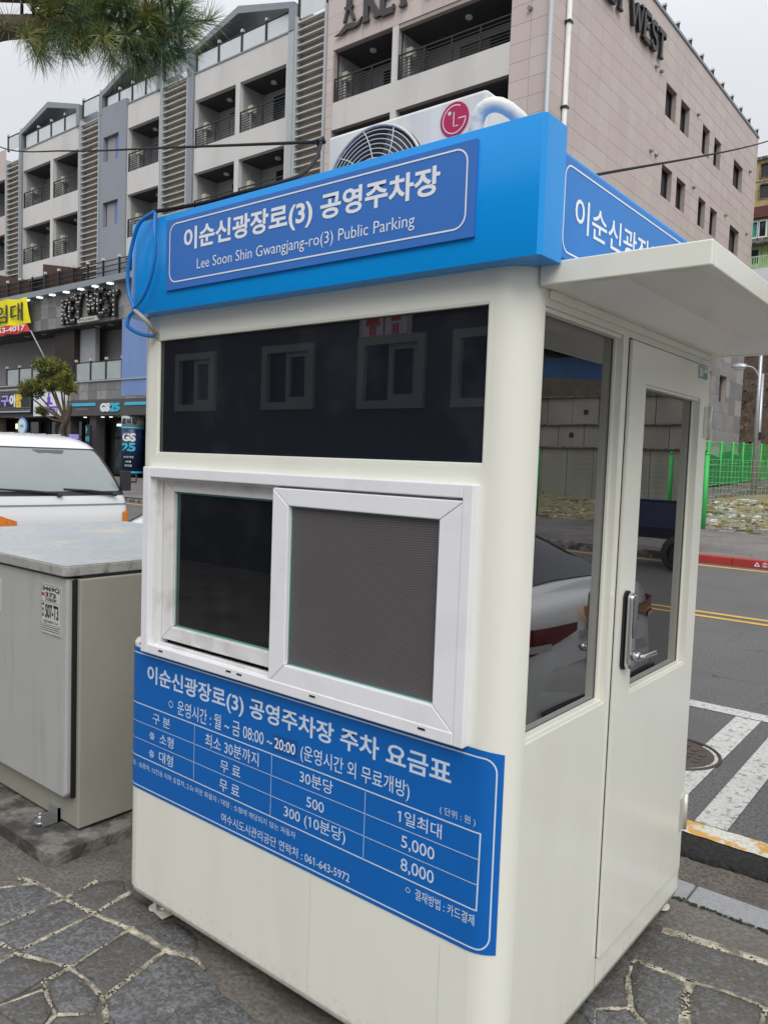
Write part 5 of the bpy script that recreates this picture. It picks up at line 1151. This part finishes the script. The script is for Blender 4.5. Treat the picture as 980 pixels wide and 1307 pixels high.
for i, y in enumerate(ys):
    mb = MB(); mb.tube([(fx(y), y, bz(y) - .2), (fx(y), y, bz(y) + 2.02)], .055, 8); mb.build('post', fence_g, nf)
    if i < len(ys) - 1:
        y2 = ys[i + 1]; mb = MB()
        for z in (.12, 1.0, 1.93): mb.tube([(fx(y), y, bz(y) + z), (fx(y2), y2, bz(y2) + z)], .022, 6)
        mb.build('rail', fence_g, nf)
        mb = MB()
        for j in range(int(13)):
            t = (j + .5) / 13; yy = y + (y2 - y) * t; mb.box(fx(yy) - .004, fx(yy) + .004, yy - .012, yy + .012, bz(yy) + .1, bz(yy) + 1.95)
        for j in range(9):
            z = .16 + j * .21; mb.tube([(fx(y), y, bz(y) + z), (fx(y2), y2, bz(y2) + z)], .006, 4, caps=False)
        mb.build('mesh_panel', fence_g, nf, kind='stuff')
        if i < 6:
            mb = MB(); mb.quad((fx(y) - .04, y, bz(y) + .1), (fx(y2) - .04, y2, bz(y2) + .1), (fx(y2) - .04, y2, bz(y2) + 1.3 + .3 * (i % 2)), (fx(y) - .04, y, bz(y) + 1.5)); mb.build('netting', net_g, nf, fix=False)
lwl = thing('low_concrete_wall', 'low mossy concrete wall carrying the green netted fence', 'wall', (-9.3, 36, .3))
mb = MB(); mb.grid([[(x + fx(y) + .02, y, z) for (x, z) in ((.38, -.2), (.36, bz(y) - .30), (.16, bz(y) - .26), (.12, bz(y) - .02), (-.2, bz(y)), (-.25, -.2))] for y in [26 + i * .5 for i in range(42)]], sm=False); mb.build('wall_body', concrete, lwl)
pth = MB(); pth.quad((-13.43, 25.3, .85), (-9.35, 25.3, .85), (-10.5, 58, 1.6), (-13.43, 58, 1.6)); struct(pth.build('side_path', asph_far))
lp_ = thing('street_lamp', 'grey steel street lamp with a curved arm beyond the green fences', 'street lamp', (-7.0, 30.7, 1.1))
mb = MB(); mb.tube([(-7.0, 30.7, .9), (-7.02, 30.7, 7.4)], [.085, .065], 10); mb.build('pole', zinc, lp_)
mb = MB(); mb.tube(spline([(-7.0, 30.7, 5.15), (-7.1, 30.6, 5.5), (-7.25, 30.5, 5.68), (-7.45, 30.35, 5.72)], 5), .035, 8); mb.build('arm', zinc, lp_)
mb = MB(); mb.grid([[(-7.65 + .30 * math.cos(a) * s, 30.25 + .17 * math.sin(a) * s, 5.70 + z) for a in [k * math.pi / 8 for k in range(16)]] for s, z in ((.3, .12), (.8, .09), (1, .02), (1, -.03))], closed=True); mb.build('lamp_head', zinc, lp_)
mb = MB(); mb.grid([[(-7.65 + .24 * math.cos(a) * s, 30.25 + .13 * math.sin(a) * s, 5.67 - z) for a in [k * math.pi / 8 for k in range(16)]] for s, z in ((1, 0), (.8, .08), (.2, .12))], closed=True); mb.build('lamp_glass', clear_l, lp_)
mb = MB(); mb.tube([(-7.2, 32, .9), (-7.24, 32, 5.6)], .075, 10); t = thing('steel_pole', 'plain grey steel pole right behind the street lamp', 'pole', (-7.2, 32, .9)); mb.build('pole', zinc, t); MB().box(-7.35, -7.1, 31.8, 31.9, 3.0, 3.3).build('junction_box', iron, t)
# hillside
def hz_(x, y): return min(16.4, 1.2 + max(0, y - 52) * 1.15 + max(0, y - 58) * .5) + .8 * math.sin(x * .4) * math.sin(y * .35) * (1 if y > 54 else 0)
mb = MB(); mb.grid([[(x * 1.5, y * 1.5, hz_(x * 1.5, y * 1.5)) for x in range(-60, 40)] for y in range(34, 75)]); struct(mb.build('hillside', hill_m))
random.seed(9); sh = [MB(), MB(), MB()]
shm = [M('shrub_brown', (.13, .075, .04), .9, .4, 1), M('shrub_dark', (.035, .03, .02), .9, .4, 1), M('shrub_olive', (.10, .095, .03), .9, .4, 1)]
for i in range(1500):
    x = U(-24, 14); y = U(52, 74); z = hz_(x, y) + U(0, 2.2) * R_(); k = random.choices((0, 1, 2), (5, 4, 3))[0]
    if y > 57 and x < -9.5: z = hz_(x, y) + U(0, .4)
    for j in range(16):
        c = Vector((x + random.gauss(0, .5), y + random.gauss(0, .5), z + random.gauss(0, .35))); u = Vector((U(-1, 1), U(-1, 1), U(-1, 1))).normalized() * U(.06, .16); v = u.orthogonal().normalized() * U(.05, .14)
        sh[k].quad(c - u, c + v, c + u, c - v)
for m, q, l in zip(sh, shm, ('bare brown shrubs covering the hillside', 'dark undergrowth covering the hillside', 'olive leaves of shrubs on the hillside')): tag(m.build('shrubs', q, fix=False), l, 'shrubs')['kind'] = 'stuff'
bb = thing('brick_house', 'yellow brick house high on the hillside beyond the tower', 'house', (-16, 72, 18))
mb = MB(); bwn = [(-17.6 + i * 1.9, -16.9 + i * 1.9, z, z + 1.15) for i in range(5) for z in (24.6, 26.3)]
holed(mb, -19.5, -6, 14, 27.75, bwn, lambda u, v, d: (u, 70 + d, v), .25); mb.build('wall', brick_y, bb, fix=False)
mb = MB(); mb.box(-19.5, -6, 70.3, 80, 14, 27.7); mb.build('house_body', brick_y, bb)
MB().box(-19.7, -5.8, 69.8, 70.3, 27.751, 28.0).build('parapet', concrete, bb)
for w in bwn:
    o = MB().box(w[0], w[1], 70.22, 70.28, w[2], w[3]).build('window', glass_dk, bb)
    mb = MB(); mb.box(w[0] - .08, w[0], 69.95, 70.01, w[2] - .08, w[3] + .08); mb.box(w[1], w[1] + .08, 69.95, 70.01, w[2] - .08, w[3] + .08); mb.box(w[0], w[1], 69.95, 70.01, w[2] - .08, w[2]); mb.box(w[0], w[1], 69.95, 70.01, w[3], w[3] + .08); mb.build('frame', concrete, o)
MB().box(-19.5, -6, 69.97, 70.0, 25.95, 26.05).build('string_course', concrete, bb)
gh = thing('green_house', 'green painted house with teal windows below the yellow brick house', 'house', (-15, 64, 12))
mb = MB(); gw = [(-16.2, -15.5, 19.25, 20.35), (-15.4, -14.9, 19.25, 20.35), (-14.6, -13.6, 19.25, 20.35), (-13.2, -12.2, 19.25, 20.35)]; gd = [(-15.9, -15.2, 17.0, 18.5), (-15.0, -14.75, 17.6, 18.5), (-14.2, -13.4, 17.0, 18.5)]
holed(mb, -18, -8, 16, 20.6, gw, lambda u, v, d: (u, 62 + d, v), .15); mb.build('wall', green_p, gh, fix=False)
MB().box(-18, -8, 62.3, 70, 16, 20.5).build('house_body', green_p, gh)
MB().box(-18.2, -7.8, 61.7, 64, 20.601, 21.4).build('roof_fascia', M('roof_maroon', (.13, .045, .035), .7, .1), gh)
for i, w in enumerate(gw):
    o = MB().box(w[0], w[1], 62.12, 62.16, w[2], w[3]).build('window', teal_g if i == 0 else glass_dk, gh)
    mb = MB(); mb.box(w[0] - .07, w[0] + .03, 61.93, 62.05, w[2], w[3]); mb.box(w[1] - .03, w[1] + .07, 61.93, 62.05, w[2], w[3]); mb.box(w[0] - .07, w[1] + .07, 61.93, 62.05, w[2] - .1, w[2]); mb.box(w[0] - .07, w[1] + .07, 61.93, 62.05, w[3], w[3] + .1); mb.build('frame', sign_w, o)
for w in gd:
    o = MB().box(w[0], w[1], 61.95, 62.02, w[2], w[3]).build('door', M('door_cream', (.55, .5, .33), .6, .1), gh); MB().box(w[0] + .12, w[1] - .12, 61.9, 61.945, w[2] + .3, w[3] - .2).build('door_glass', glass_dk, o)
MB().box(-18, -8, 61.2, 62, 18.6, 18.9).build('balcony_slab', concrete, gh)
mb = MB()
for i in range(60): mb.box(-17.6 + i * .16, -17.54 + i * .16, 60.9, 60.95, 16.6, 17.5)
mb.box(-17.7, -8, 60.9, 60.96, 17.5, 17.58); mb.build('picket_railing', M('rail_mint', (.35, .55, .35), .6, .1), gh, kind='stuff')
MB().box(-18, -8, 60.6, 62, 14.5, 16.6).build('terrace_wall', sign_w, gh)

# retaining wall and sheds seen mirrored in the side windows
rt = thing('retaining_wall', 'tiered concrete block retaining wall behind the vacant lot', 'wall', (12, 28, .5))
random.seed(77)
for r_i, (z0, z1, y) in enumerate(((.4, 2.45, 27.2), (2.45, 3.35, 27.35), (3.35, 4.45, 27.5))):
    for i in range(19):
        a = 2 + i * 1.1 + (.5 if r_i % 2 else 0); mb = MB(); mb.box(a + .012, a + 1.088, y + U(0, .03), y + .5, z0 + .015, z1 - .03); b = mb.build('block', wall_c, rt)
        if r_i and i % 2: MB().box(a + .45, a + .62, y - .015, y - .001, z0 + .4, z0 + .58).build('drain_hole', dark, b)
    MB().box(2, 23.5, y - .08, y + .6, z1 - .028, z1 + .02).build('ledge', concrete, rt)
MB().box(2, 23.5, 27.6, 28.4, .4, 4.4).build('wall_core', M('wall_dark', (.13, .12, .11), .9, .2), rt)
MB().prism([(2, 4.5), (23.5, 4.5), (23.5, 5.6), (14, 5.3), (8, 4.7)], 'y', 28, 28.5).build('upper_slope', M('earth_brown', (.12, .10, .08), .9, .3, 2, bump=.03, bscale=5), rt)
sdn = thing('blue_shed', 'shed with blue metal walls and a pale roof above the retaining wall', 'shed', (15, 31, 4.5))
MB().box(10.9, 18, 30, 36, 4.2, 6.4).build('wall', roof_b, sdn); MB().prism([(10.2, 6.3), (18.4, 7.2), (18.4, 7.35), (10.2, 6.5)], 'y', 29.4, 36.5).build('roof', concrete, sdn)

# restroom building behind the camera, mirrored in the front window
rb = thing('restroom_building', 'dark walled public restroom with small sliding windows', 'building', (-7, -7, 0))
Y0 = -6.0; wn_ = [(-9.43, -8.57, 2.37, 3.15), (-7.44, -6.54, 2.37, 3.15), (-5.66, -4.72, 2.36, 3.15), (-4.22, -3.3, 2.36, 3.15), (-11.6, -10.7, 2.37, 3.15)]
mb = MB(); holed(mb, -13.5, -1.6, 0, 4.6, wn_, lambda u, v, d: (u, Y0 - d, v), .12); mb.build('wall', wall_dk, rb)
MB().box(-13.5, -1.6, -11, Y0 - .15, 0, 4.55).build('building_body', wall_dk, rb)
MB().box(-13.8, -1.3, -11.2, Y0 + .25, 4.601, 4.75).build('roof_slab', wall_dk, rb)
for w in wn_:
    o = MB().box(w[0], w[1], Y0 - .11, Y0 - .07, w[2], w[3]).build('window', glass_dk, rb); m_ = (w[0] + w[1]) / 2
    mb = MB(); e_ = .09
    for q in ((w[0] - .05, w[0] + .05, w[2] - .05, w[3] + .05), (w[1] - .05, w[1] + .05, w[2] - .05, w[3] + .05), (w[0] + .05, w[1] - .05, w[2] - .05, w[2] + .05), (w[0] + .05, w[1] - .05, w[3] - .05, w[3] + .05)): mb.box(q[0], q[1], Y0 - .02, Y0 + .05, q[2], q[3])
    for q in ((m_ - .04, m_ + .03, w[2] + .05, w[3] - .05), (w[1] - .13, w[1] - .05, w[2] + .05, w[3] - .05), (m_ + .03, w[1] - .13, w[2] + .05, w[2] + .12), (m_ + .03, w[1] - .13, w[3] - .12, w[3] - .05)): mb.box(q[0], q[1], Y0 - .02, Y0 + .02, q[2], q[3])
    mb.build('window_frame', frame_b, o)
g = thing('restroom_sign', 'white restroom sign with red woman and man pictograms', 'sign', (-5.3, Y0 + .05, 3.17))
MB().box(-5.70, -4.90, Y0 + .002, Y0 + .04, 3.17, 3.68).build('board', sign_w, g)
def pict(cx, wom):
    mb = MB(); y0, y1 = Y0 + .041, Y0 + .05; mb.tube([(cx, y0, 3.60), (cx, y1, 3.60)], .045, 14)
    if wom: mb.prism([(cx - .05, 3.54), (cx + .05, 3.54), (cx + .12, 3.34), (cx - .12, 3.34)], 'y', y0, y1)
    else: mb.box(cx - .07, cx + .07, y0, y1, 3.38, 3.54)
    mb.box(cx - .045, cx - .01, y0, y1, 3.22, 3.34); mb.box(cx + .01, cx + .045, y0, y1, 3.22, 3.34); mb.build('pictogram', bred, g)
pict(-5.48, True); pict(-5.12, False); mb = MB(); line2(mb, rrect(-5.67, -4.93, 3.20, 3.65, .04), .015, lambda u, v, d: (u, Y0 + .042, v), True); mb.build('border', bred, g, fix=False); MB().box(-5.31, -5.29, Y0 + .041, Y0 + .05, 3.22, 3.62).build('divider', bred, g)

# ================================================================== VEHICLES
def wheel(parent, cx, cy, r, w, side, rim_m=None):
    mb = MB(); n = 28; prof = [(r * .62, -w / 2), (r * .93, -w / 2), (r, -w * .32), (r, w * .32), (r * .93, w / 2), (r * .62, w / 2)]
    mb.grid([[(cx + q[0] * math.cos(a), cy + q[1], r + q[0] * math.sin(a)) for a in [k * 2 * math.pi / n for k in range(n)]] for q in prof], closed=True); wh = mb.build('wheel', tyre, parent)
    mb = MB(); yo = cy + side * w * .30
    mb.tube([(cx, yo - side * .02, r), (cx, yo, r)], r * .62, 28); rim = mb.build('rim', dark, wh)
    mb = MB()
    for k in range(5):
        a = k * 1.2566; dx, dz = math.cos(a), math.sin(a); px_, pz_ = -dz * .03, dx * .03
        mb.quad((cx + px_ * 1.2, yo + side * .012, r + pz_ * 1.2), (cx + dx * r * .6 + px_, yo + side * .018, r + dz * r * .6 + pz_), (cx + dx * r * .6 - px_, yo + side * .018, r + dz * r * .6 - pz_), (cx - px_ * 1.2, yo + side * .012, r - pz_ * 1.2))
    mb.tube([(cx, yo, r), (cx, yo + side * .02, r)], .06, 12); mb.build('spokes', rim_m or alloy, wh, fix=False)
def sedan(label, loc, rotz, deco=False, paint=None):
    """length 4.8 along +x (front), rear bumper at x=0; built at the origin and then moved"""
    t = thing('sedan_car', label, 'car')
    # stations: x, sill z, belt z, roof z, half width at bumper line, at belt, at roof
    S = [(0.00, .42, .64, .68, .70, .64, .58), (.03, .30, .76, .84, .82, .77, .70), (.09, .26, .86, .96, .88, .84, .76), (.20, .25, .90, .985, .90, .87, .77), (.36, .25, .92, 1.00, .91, .885, .76), (.66, .25, .93, 1.15, .915, .89, .71), (1.0, .24, .94, 1.31, .92, .895, .67), (1.45, .24, .94, 1.42, .92, .895, .62), (2.2, .24, .92, 1.46, .92, .895, .62), (2.75, .24, .90, 1.43, .92, .89, .61), (3.15, .24, .89, 1.30, .915, .88, .63), (3.55, .24, .88, 1.08, .91, .87, .70), (3.75, .24, .86, .97, .905, .865, .74), (4.2, .25, .80, .88, .89, .83, .70), (4.55, .27, .72, .78, .84, .76, .62), (4.75, .32, .62, .66, .72, .64, .52), (4.80, .42, .56, .58, .55, .50, .42)]
    def ringp(s):
        x, a, b, c, w0, w1, w2 = s; P = []
        half = [(0, a), (w0 * .7, a), (w0 * .96, a + .05), (w0, a + (b - a) * .35), (w0 * .99, a + (b - a) * .7), (w1, b), (w1 * .55 + w2 * .45, b + (c - b) * .42), (w2 * 1.02, b + (c - b) * .84), (w2 * .82, c - .012), (w2 * .4, c), (0, c + .006)]
        # tail bulges in plan
        return [(x + (.10 * (abs(p[0]) / .9) ** 3 if x < .3 else (-.12 * (abs(p[0]) / .9) ** 3 if x > 4.4 else 0)), -p[0], p[1]) for p in half] + [(x + (.10 * (abs(p[0]) / .9) ** 3 if x < .3 else (-.12 * (abs(p[0]) / .9) ** 3 if x > 4.4 else 0)), p[0], p[1]) for p in reversed(half[1:-1])]
    def cr(S, n):
        o = []
        for i in range(len(S) - 1):
            p0, p1, p2, p3 = S[max(i - 1, 0)], S[i], S[i + 1], S[min(i + 2, len(S) - 1)]
            for k in range(n):
                u = k / n; o.append(tuple(.5 * (2 * b + (c - a) * u + (2 * a - 5 * b + 4 * c - d) * u * u + (3 * b - a - 3 * c + d) * u ** 3) for a, b, c, d in zip(p0, p1, p2, p3)))
        return o + [S[-1]]
    SS = cr(S, 3); rings = [ringp(s) for s in SS]
    mb = MB(); mb.grid(rings, closed=True); mb.quad(*rings[0]); mb.quad(*reversed(rings[-1]))
    mb.build('body', paint or car_w, t)
    def patch(name, mat, x0, x1, rows, lift=.006, zoff=0):
        mb = MB(); R2 = []
        for s, r in zip(SS, rings):
            if x0 <= s[0] <= x1: R2.append([tuple(Vector(r[k]) + (Vector((0, r[k][1], (r[k][2] - .7) * .8)).normalized() * lift) + Vector((-.004 if s[0] < 1.6 else .004, 0, .003))) for k in rows])
        if len(R2) > 1: mb.grid(R2); return mb.build(name, mat, t)
    patch('rear_window', car_gl, .34, 1.3, [7, 8, 9, 10, 11, 12, 13]); patch('windscreen', car_gl, 2.85, 3.6, [7, 8, 9, 10, 11, 12, 13])
    patch('side_window', car_gl, 1.25, 3.15, [5, 6, 7]); patch('side_window', car_gl, 1.25, 3.15, [13, 14, 15])
    for s in (-1, 1):
        mb = MB(); n = 8
        mb.grid([[(.02 + .10 * (y / .9) ** 3 + 1.5 * max(0, y - .80) - .012, s * y, .88 - t * (.045 + .11 * (y - .38) / .49)) for y in (.38, .45, .55, .65, .75, .82, .87)] for t in (0, .33, .66, 1)])
        tl = mb.build('tail_light', redlens, t)
        mb = MB(); mb.grid([[(.02 + .10 * (y / .9) ** 3 + .5 * max(0, y - .80) * 3 - .018, s * y, z) for y in (.62, .70, .76, .82)] for z in (.765, .80)]); mb.build('reverse_lens', clear_l, tl)
        mb = MB(); mb.grid([[(4.70 - .4 * (y / .8) ** 2 + .07, s * y, z) for y in (.42, .55, .68, .78)] for z in (.62, .70)]); mb.build('headlight', clear_l, t)
        for cx in (.98, 3.85): wheel(t, cx, s * .80, .32, .21, s)
        mb = MB(); mb.box(3.0, 3.2, s * .92, s * 1.06, .92, 1.05); mb.build('side_mirror', car_w, t, bevel=.03)
    mb = MB(); mb.box(-.022, -.01, -.25, .25, .62, .74); pl_ = mb.build('number_plate', sign_w, t); mb = MB(); line2(mb, rrect(-.24, .24, .63, .73, .01), .012, lambda u, v, d: (-.0235, -u, v), True); add_text(mb, '42수 8713', -.21, .21, .65, .71, lambda u, v, d: (-.0235, -u, v), .02); mb.build('lettering', letter_k, pl_, fix=False)
    mb = MB(); mb.box(.005, .03, -.70, .70, .44, .475); mb.build('bumper_line', plastic, t)
    mb = MB(); mb.box(-.015, .02, -.33, .33, .80, .825); mb.build('boot_trim', chrome, t)
    if deco:
        mb = MB(); mb.prism([(-.30, .92), (-.31, .95), (-.24, .955), (-.18, .93), (-.19, .88), (-.215, .83), (-.235, .81), (-.25, .86)], 'x', .012, .020); mb.build('orange_sticker', M('sticker_orange', (.62, .28, .06), .6, .15, 30), t)
    t.location = loc; t.rotation_euler = (0, 0, rotz)
    return t
sedan('pale sedan with an orange sticker on its boot, parked beside the booth door', (.74, 2.52, 0), 0, True)
sedan('white sedan parked between the booth and the small truck, mostly hidden', (-5.86, 3.3, 0), math.radians(-1))

def truck(label, loc, rotz, paint, detail=True):
    """cab-over light truck, front at x=0 facing +x"""
    t = thing('light_truck', label, 'truck')
    LV = [(.36, -.03, .80, .10), (.50, .0, .835, .12), (.80, .0, .85, .14), (.92, -.002, .85, .14), (.945, -.012, .845, .14), (1.05, -.025, .845, .15), (1.14, -.06, .84, .17), (1.20, -.10, .836, .18), (1.32, -.20, .815, .18), (1.45, -.32, .79, .18), (1.58, -.45, .76, .18), (1.68, -.56, .73, .20), (1.745, -.66, .70, .24), (1.80, -.80, .655, .28), (1.835, -1.0, .59, .30), (1.85, -1.25, .48, .30)]
    def ring(z, x, hw, r, n=7):
        P = [(-2.0, -hw, z), (-1.85, -hw, z), (-.95 if x - r > -.9 else x - r - .06, -hw, z)]
        P += [(x - r + r * math.sin(math.radians(90 * k / n)), -hw + r - r * math.cos(math.radians(90 * k / n)), z) for k in range(n + 1)]
        bulge = .035
        P += [(x + bulge * (1 - (y / (hw - r)) ** 2) , y, z) for y in [(-hw + r) + (2 * (hw - r)) * i / 8 for i in range(1, 8)]]
        P += [(x - r + r * math.cos(math.radians(90 * k / n)), hw - r + r * math.sin(math.radians(90 * k / n)), z) for k in range(n + 1)]
        P += [(-.95 if x - r > -.9 else x - r - .06, hw, z), (-1.85, hw, z), (-2.0, hw, z)]
        return P
    rings = [ring(*l) for l in LV]
    mb = MB(); mb.grid(rings, closed=True); mb.quad(*rings[-1]); mb.quad(*reversed(rings[0])); cab = mb.build('cab', paint, t)
    LG = [l for l in LV if 1.13 <= l[0] <= 1.69]
    def sheet_(name, mat, cut, lift, zlo=1.2, zhi=1.69):
        mb = MB(); rr = []
        for (z, x, hw, r) in LG:
            q = ring(z + (lift * .4), x + lift, hw, r); rr.append(q[cut:len(q) - cut])
        mb.grid(rr); return mb.build(name, mat, t, fix=True)
    sheet_('windscreen_seal', plastic, 6, .006); 
    LG2 = [(1.185, -.09, .838, .18), (1.20, -.10, .836, .18), (1.32, -.20, .815, .18), (1.45, -.32, .79, .18), (1.58, -.45, .76, .18), (1.645, -.522, .74, .193), (1.66, -.538, .736, .196)]; CUT = [9, 8, 8, 8, 8, 8, 9]
    mb = MB(); mb.grid([[tuple(Vector(p) + Vector((.010, 0, .004))) for p in ([ring(*l)[c]] * (c - 8) + ring(*l)[c:len(ring(*l)) - c] + [ring(*l)[-c - 1]] * (c - 8))] for l, c in zip(LG2, CUT)]); wsn = mb.build('windscreen', wind_gl, t)
    mb = MB(); mb.quad((-.478, -.16, 1.655), (-.478, .22, 1.655), (-.435, .18, 1.61), (-.435, -.10, 1.61)); mb.build('sun_strip', M('tint_dark', (.09, .10, .11), .3, .1), wsn, fix=False)
    mb = MB(); mb.grid([[tuple(Vector(p) + Vector((.004, 0, 0))) for p in ring(z, xx, .846, .15)[5:-5]] for z, xx in ((1.045, -.024), (1.028, -.021))]); mb.build('panel_crease', M('crease_shadow', (.25, .25, .24), .6, .05), cab)
    for s in (-1, 1):
        mb = MB(); rr = []
        for (z, x, hw, r) in ((.82, .008, .855, .14), (.87, .008, .855, .14), (.935, .003, .853, .14), (.965, -.004, .851, .145)):
            q = ring(z, x, hw, r); k0 = 4; row = q[3:14] if s < 0 else list(reversed(q[-14:-3])); 
            m2 = int(5 + 5 * (1.0 - (z - .83) / .19)); rr.append([tuple(Vector(p) * 1.0 + Vector((.006, .004 * s, 0))) for p in row])
        if s < 0: mb.grid([rr[0][1:9], rr[1][1:9]]); mb.grid([rr[1][1:9], rr[2][1:8] + [rr[2][7]]]); mb.grid([rr[2][1:8], rr[3][1:6] + [rr[3][5]] * 2])
        else: mb.grid([r[1:8] for r in rr[:3]]); mb.grid([rr[2][1:8], rr[3][1:6] + [rr[3][5]] * 2])
        mb.build('turn_signal', amber, t)
        mb = MB(); mb.grid([[(.012, s * y, z) for y in (.52, .62, .74)] for z in (.60, .72)]); mb.build('headlight', clear_l, t)
        # mirror on a bracket
        mb = MB(); mb.tube([(-.18, s * .80, 1.30), (-.05, s * .93, 1.30), (-.05, s * .93, 1.38)], .014, 6); mb.box(-.16, -.09, s * .77, s * .885, 1.19, 1.43) if s > 0 else mb.box(-.10, -.02, s * .84, s * .98, 1.20, 1.42); mb.build('side_mirror', plastic, t, bevel=.03)
        mb = MB(); mb.grid([[(-.78 - .6 * i, s * (hw + .004), z) for i in (0, 1)] for z, hw in ((1.22, .833), (1.4, .80), (1.6, .756))]); mb.build('door_window', car_gl, cab)
        for cx in (-.75, -3.3): wheel(t, cx, s * .72, .31, .2, s, None if detail else dark)
    for (y0, y1) in ((-.05, -.70), (.62, .02)):
        mb = MB(); mb.tube([(-.02, y0, 1.16), (-.03, y0 + (y1 - y0) * .5, 1.195), (-.055, y1, 1.215)], [.018, .016, .012], 6); mb.tube([(.0, y0, 1.135), (-.01, y0, 1.16)], .030, 8); mb.build('wiper', plastic, t)
    mb = MB(); mb.grid([[(.045 - .0002, y, z) for y in (-.5, -.2, .2, .5)] for z in (.64, .76)]); mb.build('grille', plastic, t)
    mb = MB(); mb.box(-.02, .06, -.86, .86, .32, .54); mb.build('bumper', plastic if not detail else paint, t, bevel=.03)
    mb = MB(); mb.box(-4.75, -2.05, -.84, .84, .72, .80); mb.box(-2.09, -2.05, -.84, .84, .8, 1.12); mb.box(-4.75, -4.71, -.84, .84, .8, 1.12)
    for s in (-1, 1): mb.box(-4.70, -2.10, s * .84, s * .80, .8, 1.12)
    mb.box(-4.6, -1.9, -.35, .35, .50, .715); mb.build('cargo_bed', paint, t)
    mb = MB()
    for i in range(7): y = -.6 + i * .2; mb.box(-1.9, -1.35, y - .008, y + .008, 1.846, 1.856)
    if detail: mb.build('roof_rib', paint, cab)
    t.location = loc; t.rotation_euler = (0, 0, rotz); return t
truck('small white cab over truck parked by the kerb behind the grey cabinet', (-7.5, 3.06, 0), math.radians(-3), car_w)
truck('dark navy flatbed truck parked by the red kerb across the road', (.0, 12.2, 0), math.radians(180), truck_b, False)
